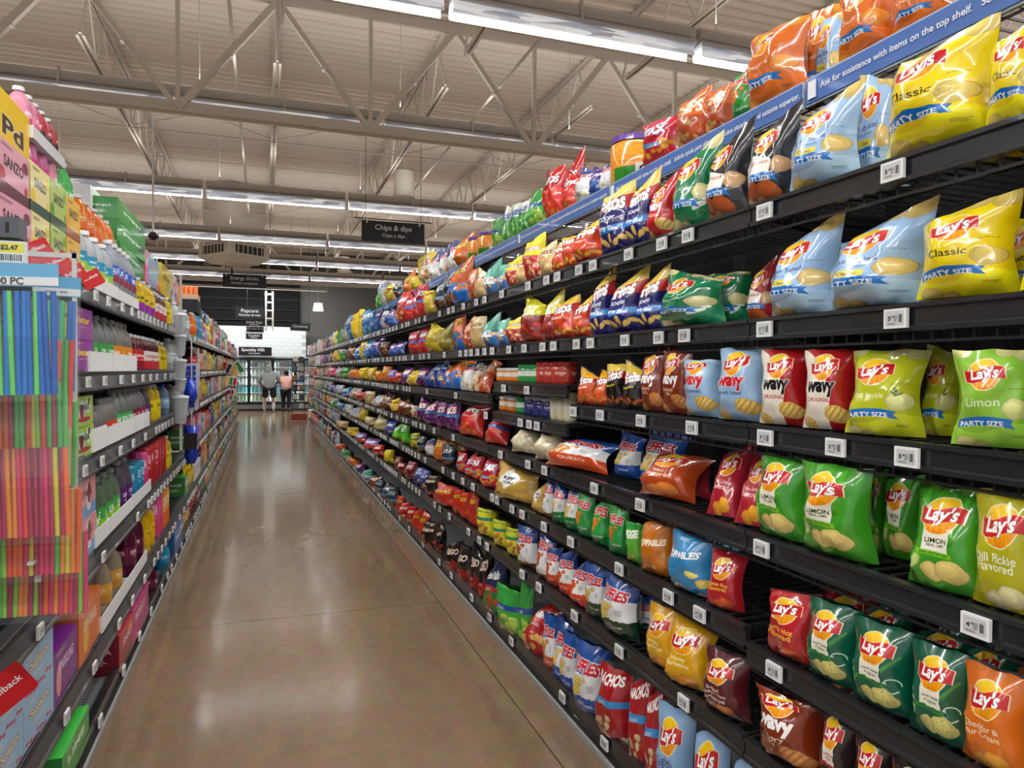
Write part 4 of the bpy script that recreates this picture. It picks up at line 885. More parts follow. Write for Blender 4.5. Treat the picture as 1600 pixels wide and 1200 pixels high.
def bottle_parts(k):
    if k in _bm: return _bm[k]
    paint,liq,cap,shape,desc=BT[k]
    lm=texmat('drink_label_'+k,labtex(*paint),rough=.3,coat=.4,bump=0)
    if shape=='can':
        if 'canm' not in _bm:
            body=MB().lathe([(.40,0),(.5,.05),(.5,.92),(.43,1.0)],12,uvw=(0,1,0,1)); b=body.mesh('can_body',[dummy],smooth=True)
            lid=MB().disc(.43,.985,12).lathe([(.43,.985),(.44,1.0),(.41,1.0)],12).box(-.1,.1,-.04,.14,.99,1.0).mesh('can_lid',[mat('can_lid',(190,192,195),.25,.8)])
            sg=MB().lathe([(.40,0),(.5,.05),(.5,.92),(.43,1.0)],10,uvw=(0,1,0,1)).disc(.43,.99,10,mi=1).mesh('soda_can',[dummy,mat('can_lid',(190,192,195),.25,.8)],smooth=False); _bm['canm']=(b,lid,sg)
        b,lid,sg=_bm['canm']; _bm[k]=([('can_body',b,lm),('can_lid',lid,None)],(sg,[lm,MATS['can_lid']])); return _bm[k]
    prof,l0,l1,rc=PROF[shape]; key='m_'+shape
    dark=mat('drink_'+k,liq,.12,trans=.55 if k in('clr','tea','blu','gch','och','mar','ors','grn','lim','pur','amb','jug') else .25,coat=.6,ior=1.2)
    if key not in _bm:
        body=MB().lathe(prof,14).disc(prof[0][0],0,14,up=False).mesh('bottle_body',[dummy],smooth=True)
        n=14; lab=MB().lathe([(.508,l0),(.508,l1)],n,uvw=(0,1,0,1)).mesh('label',[dummy],smooth=True)
        cp=MB().lathe([(rc,prof[-1][1]-.01),(rc+.02,prof[-1][1]),(rc+.02,.99),(rc,1.0)],12).disc(rc,1.0,12).mesh('cap',[dummy],smooth=False)
        sg=MB().lathe(prof,10).lathe([(.508,l0),(.508,l1)],10,mi=1,uvw=(0,1,0,1)).lathe([(rc+.02,prof[-1][1]-.01),(rc+.02,1.0)],8,mi=2).disc(rc+.02,1.0,8,mi=2).mesh('drink_bottle',[dummy,dummy,dummy],smooth=True)
        _bm[key]=(body,lab,cp,sg)
    body,lab,cp,sg=_bm[key]; _bm[k]=([('bottle_body',body,dark),('label',lab,lm),('cap',cp,cap)],(sg,[dark,lm,cap])); return _bm[k]
LV=['top set-back shelf','highest left shelf','second left shelf','third left shelf','fourth left shelf','fifth left shelf','left bottom deck']
def put_bottle(k,x,y,z,w,h,where,rear=False):
    parts,single=bottle_parts(k); kind='soda_can' if BT[k][3]=='can' else 'drink_bottle'
    add_item(kind,parts,(x,y,z),(0,0,R.uniform(0,6)),(w,w,h),('rear ' if rear else '')+BT[k][4],where,'can' if kind=='soda_can' else 'bottle',kind.replace('_',' ')+'s on the '+where,single=single); ITEMS[-1]['thr']=20
# boxes: unit box, print on front(-Y), right(+X), left(-X) and top. sheet: front 0-.5, side .5-.8, top .8-1
def boxtex(bg,word,wc,base=None,side=None,top=None,deco=None,lines=True,word2=None,oc=None):
    t=Tex(320,160,bg,ss=2)
    if base: t.rect(0,.78,2,1,base)
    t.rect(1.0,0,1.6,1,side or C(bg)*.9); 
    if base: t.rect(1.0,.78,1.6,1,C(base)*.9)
    if deco: deco(t)
    t.text(word,.5,.38,.62,wc,bold=.035,vs=1.4,out=oc,ow=.012,height=.22)
    if word2: t.text(word2,.5,.60,.4,wc,bold=.01,height=.08)
    if lines: t.lines(.12,.07,.5,.14,3,wc); t.text(word,1.3,.4,.4,wc,bold=.03,height=.13); t.lines(1.1,.6,1.5,.75,3,wc)
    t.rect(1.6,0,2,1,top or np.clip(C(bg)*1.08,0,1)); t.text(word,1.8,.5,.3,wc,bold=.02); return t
def d_fruit(c,c2): 
    def f(t): t.ell(.12,.66,.12,.14,c); t.ell(.88,.24,.10,.12,c2); t.ell(.9,.7,.06,.1,c)
    return f
def d_bunny(t): t.ell(.36,.45,.2,.3,'BFD8E8'); t.ell(.72,.35,.14,.25,'F2F2EE'); t.ell(.35,.5,.1,.24,'A01C30'); t.ell(.5,.78,.34,.08,'B82A3C'); t.ell(.75,.2,.06,.12,'14301A')
def d_bunny2(t): t.rect(0,.68,1,1,'5F9FD8'); t.ell(.55,.40,.14,.34,'F4F2F0'); t.ell(.6,.4,.09,.3,'8E1422'); t.ell(.6,.75,.12,.1,'F4F2F0')
def d_can(t): t.ell(.78,.4,.07,.25,'14405A'); t.ell(.88,.42,.06,.25,'1E5A3A')
def d_splash(t):
    for k in range(8): t.ell(.1+.11*k,.85+.04*(k%3),.05,.04,'C83A5A')
def d_oj(t): t.ell(.5,.35,.24,.2,'F28A1A'); t.ell(.85,.2,.05,.05,'F2A03A')
BX={
'san_p':(lambda:boxtex('E3A3B8','SANZO','1E1418',base='5A1A34',deco=d_fruit('B83A50','7A2040')),'pink sparkling water case'),
'san_y':(lambda:boxtex('EDE3A0','SANZO','1E1418',base='1E4A3A',deco=d_fruit('F2C62A','E8D23A')),'pale yellow sparkling water case'),
'san_g':(lambda:boxtex('B5CF6E','SANZO','1E1418',base='1E4A2A',deco=d_fruit('5A9A2A','7AB83A')),'light green sparkling water case'),
'san_o':(lambda:boxtex('EFC24A','SANZO','1E1418',base='A0522A',deco=d_fruit('F2A02A','E8B03A')),'amber sparkling water case'),
'poppi':(lambda:boxtex('1F9A2E','poppi','FFFFFF',deco=d_can,top='2FB23E'),'bright green soda case'),
'oran':(lambda:boxtex('E9EEF2','PLUS','2A6FB0',deco=d_oj),'white case with orange print'),
'yelp':(lambda:boxtex('F5CC0E','Pd','3A1A12',oc='FFFFFF',lines=False),'large yellow wrapped pack'),
'lett':(lambda:boxtex('9A3FA8','better','F2D83A',word2='goods',deco=lambda t:t.ell(.6,.5,.02,.35,'1A1020')),'purple drink carton'),
'spor':(lambda:boxtex('B5D334','sports','1E2A10'),'lime green drink carton'),
'bun_g':(lambda:boxtex('A6CF5A','SPARK','1E3A10',deco=d_bunny,lines=False),'light green soda carton with figure'),
'bun_p':(lambda:boxtex('E79AA6','SPARK','7A1422',deco=d_bunny2,lines=False),'pink and blue soda carton'),
'splash':(lambda:boxtex('9CC8EC','Splash','F4E6C0',word2='refresher',deco=d_splash,oc='5A2A3A'),'pale blue splash drink carton'),
'purp':(lambda:boxtex('7A2A8E','SPARKLING','F2DCF4',deco=lambda t:t.ell(.2,.6,.1,.3,'E8A0A8')),'purple sparkling drink carton'),
'oran2':(lambda:boxtex('E8742A','ORANGE','F8E0C0',deco=lambda t:t.ell(.3,.6,.12,.3,'F2C04A')),'orange sparkling drink carton'),
'redb':(lambda:boxtex('B01C38','SHASTA','F4D8DC',base='7A1028',side='7A1226',top='D2283E',deco=lambda t:t.ell(.6,.25,.2,.12,'F2803A')),'deep red drink carton'),
'grnb':(lambda:boxtex('3FA84A','LIME','E8F8E0',top='52D65A',side='2F8A3A'),'bright green drink carton'),
'magb':(lambda:boxtex('C01F78','BERRY','F8D0E4',side='A01A66'),'magenta drink carton'),
'drkr':(lambda:boxtex('6A1220','COLA','F0D0D0'),'dark red drink carton'),
'yelb':(lambda:boxtex('F2D22A','yipza','2A2A10'),'small yellow carton'),
'canb':(lambda:boxtex('E89A6A','SODA','FFFFFF',side='D98A5A'),'orange multipack in card tray'),
'tray':(lambda:boxtex('E4E7E8','','8A8A8A',lines=False),'white card display tray'),
}
GEN=[('D9402E','F6E8D0'),('2F6FC0','FFFFFF'),('E8B52A','7A2A10'),('4F9A4A','FFFFFF'),('8E4AA0','FFFFFF'),('E9E4DC','B0303A'),('C8A070','4A2A18'),('3A3A40','E8E0D0'),('E87A9A','FFFFFF'),('5FB8C0','FFFFFF'),('F0F0F2','2A5FC0'),('9A2430','F2D8C0'),('A8C84A','2A4A1A'),('E8702A','FFFFFF')]
GN=['red','blue','golden','green','violet','off-white','tan','charcoal','rose','turquoise','white','crimson','apple green','orange']
for i,(a,b) in enumerate(GEN): BX['gen%d'%i]=((lambda a=a,b=b,i=i:boxtex(a,['FRESH','SNACK','CRISP','BAKE','NUTTY','SWEET','MIX'][i%7],b,deco=d_fruit(np.clip(C(a)*.7,0,1),b))),'small %s carton'%GN[i])
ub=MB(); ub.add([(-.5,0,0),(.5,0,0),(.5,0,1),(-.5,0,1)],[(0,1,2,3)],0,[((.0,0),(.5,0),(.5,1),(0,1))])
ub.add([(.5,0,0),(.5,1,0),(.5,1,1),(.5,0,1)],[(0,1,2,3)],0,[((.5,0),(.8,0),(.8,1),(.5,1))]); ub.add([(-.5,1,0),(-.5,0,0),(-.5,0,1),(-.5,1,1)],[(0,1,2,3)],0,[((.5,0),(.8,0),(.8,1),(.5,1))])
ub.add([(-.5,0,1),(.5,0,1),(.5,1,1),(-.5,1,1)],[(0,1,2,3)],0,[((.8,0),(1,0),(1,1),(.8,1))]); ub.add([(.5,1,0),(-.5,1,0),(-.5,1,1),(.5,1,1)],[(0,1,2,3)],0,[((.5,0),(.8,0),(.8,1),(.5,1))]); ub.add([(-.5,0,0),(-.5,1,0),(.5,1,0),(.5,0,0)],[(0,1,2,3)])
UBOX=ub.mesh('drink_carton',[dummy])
seam=MB().box(-.5,.5,.46,.54,1.0,1.006).box(-.5,-.47,.46,.54,.3,1.0).mesh('carton_flap',[dummy])
def bmat(k):
    n='carton_print_'+k
    return MATS[n] if n in MATS else texmat(n,BX[k][0](),rough=.38,coat=.3,bump=0)
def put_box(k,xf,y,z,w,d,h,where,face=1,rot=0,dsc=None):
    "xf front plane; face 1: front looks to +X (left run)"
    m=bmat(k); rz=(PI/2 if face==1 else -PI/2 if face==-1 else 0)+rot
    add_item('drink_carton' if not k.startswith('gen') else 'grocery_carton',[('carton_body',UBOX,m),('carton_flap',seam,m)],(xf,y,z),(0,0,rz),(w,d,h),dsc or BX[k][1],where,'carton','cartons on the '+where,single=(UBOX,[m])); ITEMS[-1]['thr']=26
def tray(y0,y1,z,X,h=.07,where='',d=.30):
    e=MB().box(-.004,0,y0,y1,0,h).box(-d,-.004,y0,y0+.004,0,h*1.0).box(-d,-.004,y1-.004,y1,0,h).box(-d,-.004,y0+.004,y1-.004,0,.003)
    k=len([o for o in COL.objects if o.name.startswith('display_tray')])
    TR.append((y0,where)); link('display_tray',e.mesh('display_tray',[TRAY]),loc=(X,0,z),label='white corrugated tray under bottles, %s on %s'%(nth(sum(1 for a in TR if a[1]==where)-1),where),cat='tray',group='white trays under the bottles')
TR=[]
LROWS={
0:"X yelp -10 48 155;B mag 50 84 208 2;B pnk 84 94 220 1;B grs 92 122 248 2;X oran 140 182 310 b;B orj 130 182 325 5;B clr 183 200 372 3;X poppi 185 226 332 3;B mag 200 212 378 1 b;X gen8 227 232 390 1;X splash 232 250 404 1;X yelb 251 268 418 1;X gen5 268 276 430 1",
1:"X san_p -6 47 228 2;X san_y 48 78 262 2;X san_g 79 104 287 2;X san_o 105 125 312 2;B tea 128 182 366 4;B blu 183 216 388 5;B ypu 222 246 440 3;B whr 247 262 460 4;B yel 263 274 465 1;B clr 277 300 478 3",
2:"X lett 116 145 455 2;X spor 92 115 452 2;B gch 145 183 488 3;B och 184 210 498 4;B red 211 228 523 3;B whr 229 250 528 6;B yel 251 264 534 2;B clr 268 282 530 2",
3:"X bun_g 117 146 618 2;B mar 146 167 635 3;B ors 167 186 622 3;B grn 186 212 608 3;B mar 212 230 598 3;B pur 231 240 600 1;B yel 241 254 596 2;B jug 256 272 600 1;B clr 273 300 602 2",
4:"X bun_p 122 150 730 2;B lim 148 192 742 4;B pur 193 211 716 2;C cnt 212 228 722 3;C cnp 229 234 705 1;C can 235 262 690 6;B yel 263 270 682 2",
5:"X splash -10 38 1065 2;X splash 38 83 1000 2;X purp 83 122 998 1;X oran2 122 158 935 1;X drkr 140 165 900 b;B amb 166 198 858 2;X redb 198 205 845 1 b;B mrj 206 230 806 2;B yjg 231 246 792 2;C can 236 250 795 1 b;C cnp 247 256 772 2;C cno 257 266 762 3",
6:"X grnb 96 140 1142 1;X redb 186 216 966 1 N;X magb 206 232 902 1;B mrj 232 258 850 1;B cyn 258 272 832 1;X gen1 273 284 810 1"}
def fill_left(l,row):
    Xf=(LXT if l==0 else LX)-.03; zf=lfloor(l)
    if l==6: Xf=LX+.0
    for q in row.split(';'):
        p=q.split(); ty,k,u0,u1,vt=p[0],p[1],float(p[2]),float(p[3]),float(p[4]); n=int(p[5]) if len(p)>5 and p[5].isdigit() else 1; back='b' in p
        X=Xf-(.16 if back else 0); y0=Yu(u0,X,zf+.1); y1=Yu(u1,X,zf+.1); _,zt=atX((u0+u1)/2,vt,X); H=max(.1,zt-zf); 
        if l>1: H=min(H,LZ[l-1]-zf-.06)
        if ty=='X':
            w=y1-y0
            for i in range(n): put_box(k,X,(y0+y1)/2,zf+i*H/n,w*.985,.26 if 'N' not in p else .2,H/n-.002,LV[l],rot=R.uniform(-.02,.02) if 'N' not in p else 0,dsc=BX[k][1]+(', %s layer'%['lower','upper','topmost'][i] if n>1 and not (n==3 and i==1) else ', middle layer' if n==3 else ''))
        else:
            w=(y1-y0)/n
            for i in range(n):
                ww=min(w,.11)*.97; yy=y0+w*(i+.5)
                put_bottle(k,X-ww/2,yy,zf+(.0),ww,H,LV[l])
                if l in (1,2,3,4,5): put_bottle(k,X-ww*1.6,yy+.01,zf,ww,H,LV[l],rear=True)
for l,r in LROWS.items(): fill_left(l,r)
# second tier on the top shelf: white carton sleeve with berry bottles
zt=lfloor(0)+.27
y0,y1=Yu(48,LXT-.03,2.5),Yu(98,LXT-.03,2.5)
tray(y0,y1,zt-.01,LXT-.02,.055,LV[0])
for i in range(5):
    yy=y0+.06+(y1-y0-.1)*i/4; put_bottle('pnk' if i<2 else 'rdk',LXT-.09,yy,zt,.10,.22,LV[0])
def TY(l,u0,u1,h=.07):
    X=LX-.022; tray(Yu(u0,X,lfloor(l)+.05),Yu(u1,X,lfloor(l)+.05),lfloor(l)+.001,X,h,LV[l])
for a in ((1,126,162,.06),(1,163,186,.06),(1,187,217,.055),(2,140,176,.085),(2,177,214,.085),(3,146,167,.10),(3,168,212,.085),(3,213,226,.09),(3,227,234,.09),(4,150,172,.075),(4,173,210,.07),(4,211,236,.07),(5,160,200,.075),(5,201,230,.07)): TY(*a)
# ---- distant stretch of the left run and the mixed grocery end of the right run
for l in range(0,7):
    Xf=(LXT if l==0 else LX)-.03; y=[7.4,8.2,8.2,8.2,7.6,7.2,6.6][l]
    while y<20.8:
        top=.28 if l<2 else LZ[l-1]-lfloor(l)-.07; r=R.random(); nrep=R.randint(1,4)
        if l==0 and 9.3<y<10.85: y=10.86; continue
        if r<.45:
            k='gen%d'%R.randrange(len(GEN)); w=R.uniform(.10,.20); h=min(top,R.uniform(.16,.30))
            for _ in range(nrep): put_box(k,Xf,y+w/2,lfloor(l),w*.97,.2,h,LV[l]); y+=w
        elif r<.75:
            k=R.choice(list(BT)); w=R.uniform(.07,.10); h=min(top,.26 if BT[k][3]!='can' else .14)
            for _ in range(nrep+1): put_bottle(k,Xf-w/2,y+w/2,lfloor(l),w,h,LV[l]); y+=w
        else:
            k=R.choice(FARK); w=.15; h=min(top,.25)
            for _ in range(nrep): put_bag(k,Xf,y+w/2,lfloor(l),w,h,.08,side=-1,rot=R.uniform(-.4,.1),where=LV[l]); y+=w
for l in range(1,8):
    Xf=RX+.03; y=16.7
    while y<23.0:
        top=.3 if l<2 else RZ[l-1]-rfloor(l)-.07; nrep=R.randint(2,4); 
        if R.random()<.5:
            k='gen%d'%R.randrange(len(GEN)); w=R.uniform(.12,.22); h=min(top,R.uniform(.16,.3))
            for _ in range(nrep): put_box(k,Xf,y+w/2,rfloor(l),w*.97,.2,h,WR[l],face=-1); y+=w
        else:
            k=R.choice(['can','cnt','cnp','cno']); w=.11; h=min(top,.2)
            for _ in range(nrep): put_bottle(k,Xf+w/2,y+w/2,rfloor(l),w,h,WR[l]); y+=w
# dip tubs and jars of the two short shelves
def jar(k,c1,c2,word,lid,desc):
    BT[k]=((c1,c2,word,'FFFFFF'),None,None,'jar',desc); lm=texmat('drink_label_'+k,labtex(c1,c2,word),rough=.3,coat=.4,bump=0); ld=mat('lid_'+k,lid,.3)
    gl=mat('glass_'+k,tuple(int(c2[i:i+2],16) for i in (0,2,4)),.1,coat=1)
    b=MB().lathe([(.44,0),(.5,.05),(.5,.72),(.45,.80)],14).disc(.44,0,14,up=False).mesh('jar_body',[dummy],smooth=True); la=MB().lathe([(.507,.12),(.507,.66)],14,uvw=(0,1,0,1)).mesh('label',[dummy],smooth=True)
    l2=MB().lathe([(.46,.80),(.49,.81),(.49,.98),(.46,1.0)],14).disc(.46,1.0,14).mesh('lid',[dummy])
    return [('jar_body',b,gl),('label',la,lm),('lid',l2,ld)]
JA=jar('jor','F0E8DC','E8832A','DIP',(232,236,238),'low tub with orange chip picture and white lid'); JG=jar('jgr','EAF2E6','2E9A4A','TOSTITOS',(40,150,80),'salsa jar with green lid and label'); JR=jar('jre','C8402A','B5301E','SALSA',(170,40,30),'red salsa jar with red lid'); JB=jar('jbl','22307A','22307A','QUESO',(200,204,214),'blue dip tub with grey lid'); JW=jar('jwh','ECE8D2','DAD2AE','TOSTITOS',(222,214,184),'tall cream dip jar')
def jars(js,u0,u1,z,vt,n,desc,where,gap=1):
    X=RX+.05; y1,y0=Yu(u0,X,z+.05),Yu(u1,X,z+.05); w=(y1-y0)/n; _,zt=atX((u0+u1)/2,vt,X)
    for i in range(n): add_item('dip_jar',js,(X+w/2*.9,y0+w*(i+.5),z),(0,0,R.uniform(-.4,.4)-PI/2),(w*.94,w*.94,zt-z),desc,where,'jar','jars on the '+where,single=None)
U,Lw='upper dip shelf','lower dip shelf'; zu,zl=1.475+.033,1.30+.033
jars(JA,772,806,zu,575,3,BT['jor'][4],U); jars(JG,806,834,zu,570,3,BT['jgr'][4],U); jars(JR,834,880,zu,566,4,BT['jre'][4],U); 
jars(JA,776,800,zl,620,2,BT['jor'][4],Lw); jars(JG,800,815,zl,620,1,BT['jgr'][4],Lw); jars(JB,815,855,zl,620,3,BT['jbl'][4],Lw); jars(JW,856,886,zl,612,3,BT['jwh'][4],Lw)
# cheese ball tubs and a yellow carton on the banner shelf
tt_=Tex(192,192,'F2961E'); 
for _ in range(240): q=tt_.rng.rand(2); tt_.ell(q[0],q[1],.045,.045,'F8AC34','D9781A')
tt_.rect(.05,.62,.36,1,'2E8A2A'); tt_.rect(.36,.55,.95,1,'F2F2EC'); tt_.text('CHEESE',.66,.68,.5,'1A1A1A',bold=.04,vs=1.4); tt_.text('BALLS',.66,.86,.45,'C8281E',bold=.04,vs=1.4)
tm_=texmat('tub_print',tt_,rough=.2,coat=1,bump=0); pl_=mat('purple_lid',(104,64,160),.35,coat=.4)
tb_=MB().lathe([(.46,0),(.5,.04),(.5,.80),(.42,.87)],18,uvw=(0,1,0,1)).disc(.46,0,18,up=False).mesh('tub_body',[dummy],smooth=True); tl_=MB().lathe([(.44,.87),(.46,.875),(.46,.99),(.43,1)],18).disc(.43,1,18).mesh('lid',[dummy])
for u0,u1,vt in ((960,1010,216),(755,773,365),(739,756,372)):
    X=RXT+.10; z=rfloor(0); y=(Yu(u0,X,z)+Yu(u1,X,z))/2; w=.9*(Yu(u0,X,z)-Yu(u1,X,z)); _,zt=atX((u0+u1)/2,vt,X)
    w=min(w,.22); add_item('snack_tub',[('tub_body',tb_,tm_),('lid',tl_,pl_)],(X+.02,y,z),(0,0,PI),(w,w,zt-z),'clear tub of orange cheese balls with purple lid',WR[0],'tub','cheese ball tubs')
X=RXT+.04; z=rfloor(0); y=Yu(662,X,z); put_box('yelb',X,y,z,Yu(653,X,z)-Yu(672,X,z),.15,atX(662,400,X)[1]-z,WR[0],face=-1,dsc='bright yellow tall carton')
flush()
# ================================================================ PRICE TAGS
def tagtex(i):
    t=Tex(64,60,'C9CDD0',ss=3); t.text(['5','2','3','4'][i%4],.22,.5,.16,'101010',bold=.04,vs=1.2); t.text(['48','98','97','78'][i%4],.40,.40,.16,'101010',bold=.02); t.lines(.48,.3,.72,.75,4,'303030')
    t.bars(.76,.25,.98,.8,'202020'); t.lines(.12,.8,.6,.95,2,'404040'); return t
TAGT=[texmat('tag_screen_%d'%i,tagtex(i),rough=.35,coat=0,bump=0) for i in range(4)]
TAGW=mat('tag_case',(236,238,240),.45)
tagm=MB().box(-.029,.029,-.008,0,-.021,.021).mesh('tag_case',[TAGW]); 
scr=MB().add([(-.023,-.0085,-.015),(.023,-.0085,-.015),(.023,-.0085,.016),(-.023,-.0085,.016)],[(0,1,2,3)],0,[((0,0),(1,0),(1,1),(0,1))]).mesh('screen',[dummy])
sgt=MB().box(-.029,.029,-.008,0,-.021,.021).add([(-.023,-.0085,-.015),(.023,-.0085,-.015),(.023,-.0085,.016),(-.023,-.0085,.016)],[(0,1,2,3)],1,[((0,0),(1,0),(1,1),(0,1))]).mesh('price_tag',[dummy,dummy])
TAGS={1:"1398 1197 1077 1036 984 928 906 872 855 826 785 758 745 725 709 702 688 665 656",2:"1403 1197 1071 1031 978 924 902 866 849 820 796 770 758 747 737 729 720 695 671 663",3:"1420 1308 1198 1083 1003 939 897 713 668 641",4:"1528 1192 1002 930 852 826 783 709 679 664",5:"1212 1095 1046 969 893 851 817 801 778 770 740 724 709 693 665 655",
6:"1540 1070 969 899 843 817 762 750 733 703 688 680 656",7:"946 880 800 766 738 706 687 662 640 625 610"}
TL={1:"148 168 190 205 216 222 228 234 240 246 252 258 264",2:"136 162 188 207 222 234 244 257 266 271",3:"62 131 158 187 207 226 243 248 253 258 263 268 273",4:"60 160 214 231 236 241 246 251 256 261 266 271 275",5:"102 146 185 206 225 240 246 252 258 264 269",6:"155 192 217 235 252 261 267 275 283 290"}
def tag(X,y,z,side,where,i):
    rz=-PI/2 if side>0 else PI/2; m=TAGT[i%4]
    add_item('price_tag',[('tag_case',tagm,TAGW),('screen',scr,m)],(X,y,z),(0,0,rz),(1,1,1),'white electronic price tag',where+' rail','price tag','price tags on the '+where,single=(sgt,[TAGW,m])); ITEMS[-1]['px']=F*.055/max(.4,y); ITEMS[-1]['thr']=9
ITEMS.clear(); i=0
for l,s_ in TAGS.items():
    for u in s_.split(): tag(RX-.001,Yu(float(u),RX,RZ[l]),rz_(l,1. if float(u)>1165 else 9)-.002,1,WR[l],i); i+=1
    y=Yu(min(float(u) for u in s_.split()),RX,RZ[l])+.15
    while y<20: tag(RX-.001,y,RZ[l]-.004,1,WR[l],i); i+=1; y+=R.choice([.13,.16,.2,.33])
for u in (805,841): tag(RX-.001,Yu(u-17,RX,1.475),1.471,1,'upper dip shelf',i); i+=1
for u in (760,814,828,840): tag(RX-.001,Yu(u,RX,1.30),1.296,1,'lower dip shelf',i); i+=1
for l,s_ in TL.items():
    for u in s_.split(): tag(LX+.001,Yu(float(u),LX,LZ[l]),LZ[l]-.004,-1,LV[l],i); i+=1
    y=Yu(max(float(u) for u in s_.split()),LX,LZ[l])+.15
    while y<16: tag(LX+.001,y,LZ[l]-.004,-1,LV[l],i); i+=1; y+=R.choice([.13,.16,.2,.33])
flush()
# ================================================================ SIGNS, FAR END, PEOPLE, SMALL THINGS
SGN=mat('sign_black',(26,28,30),.6); LET=mat('sign_lettering',(214,216,218),.6)
def sign(u0,v0,u1,v1,d,lines,lab,wires=True,rz=0,grp=None):
    um=(u0+u1)/2; t=(um-800)/F; k=d*(math.cos(YAW)-t*math.sin(YAW)); Y=k
    x0,_=atY(u0,(v0+v1)/2,Y); x1,_=atY(u1,(v0+v1)/2,Y); _,za=atY(um,v0,Y); _,zb=atY(um,v1,Y); W=x1-x0; H=za-zb
    e=empty('aisle_sign',((x0+x1)/2,Y,zb),label=lab,cat='sign',group=grp); e.rotation_euler=(0,0,rz)
    link('sign_board',MB().box(-W/2,W/2,-.012,.012,0,H).mesh('sign_board',[SGN]),parent=e)
    z=H*.66
    for i,(tx,hh) in enumerate(lines):
        vv,tt=text_mesh(tx,height=H*hh,bold=.008); me=bpy.data.meshes.new('lettering'); me.from_pydata([(a,b,0) for a,b in vv],[],[tuple(int(q) for q in f) for f in tt]); me.materials.append(LET)
        link('lettering',me,parent=e,loc=(0,-.014,z),rot=(PI/2,0,0),kind='stuff'); z-=H*.36
    if wires:
        top=6.352-zb
        for sx in (-1,1): link('hanging_wire',MB().tube([(sx*W*.44,0,H-.02),(sx*W*.44,0,top)],.004,4).mesh('hanging_wire',[SGN]),parent=e)
        link('sign_rail',MB().tube([(-W*.62,0,H+.03),(W*.62,0,H+.03)],.010,5).mesh('sign_rail',[SGN]),parent=e)
        for sx in ((-1,1) if W*d and d<20 else ()): link('clip',MB().box(sx*W*.42-.012,sx*W*.42+.012,-.02,-.012,H-.05,H+.03).mesh('clip',[LET]),parent=e)
sign(565,347,663,379,13.0,[('Chips & dips',.26),('Chips y dips',.17)],'black hanging sign reading Chips & dips above right shelves')
sign(348,429,416,449,19.5,[('Energy drinks',.28),('Bebidas energeticas',.18)],'black hanging sign reading Energy drinks near the ceiling unit')
sign(368,481,412,497,24.5,[('Popcorn',.34),('Palomitas de maiz',.2)],'black hanging sign reading Popcorn beside the white ladder')
sign(383,500,412,510,25.2,[('Dried fruit',.4),('Fruta seca',.25)],'black sign reading Dried fruit, below the popcorn sign')
sign(385,510.5,412,519,26.0,[('Trail mix & nuts',.45)],'black sign reading Trail mix below the dried fruit sign')
sign(384,521,410,530,26.8,[('Cookies',.4),('Galletas',.25)],'lowest small black sign above the milk coolers')
sign(453,506,485,517,22.5,[('Checkout',.4)],'tilted black sign in front of the grey wall',rz=math.radians(14))
# specialty milk header on the coolers
CY=28.6
e=empty('cooler_sign',(-.27,CY-.10,2.08),label='black Specialty Milk header sign over the cooler doors',cat='sign')
link('sign_board',MB().box(-.62,.56,0,.05,0,.33).mesh('sign_board',[SGN]),parent=e)
link('lettering',letter_mesh('Specialty Milk',mat('bright_lettering',(245,245,245),.5),width=.84,bold=.03),parent=e,loc=(-.1,-.006,.21),rot=(PI/2,0,0),kind='stuff')
link('lettering',letter_mesh('Leche Especial',MATS['bright_lettering'],width=.40,bold=.02),parent=e,loc=(-.06,-.006,.09),rot=(PI/2,0,0),kind='stuff')
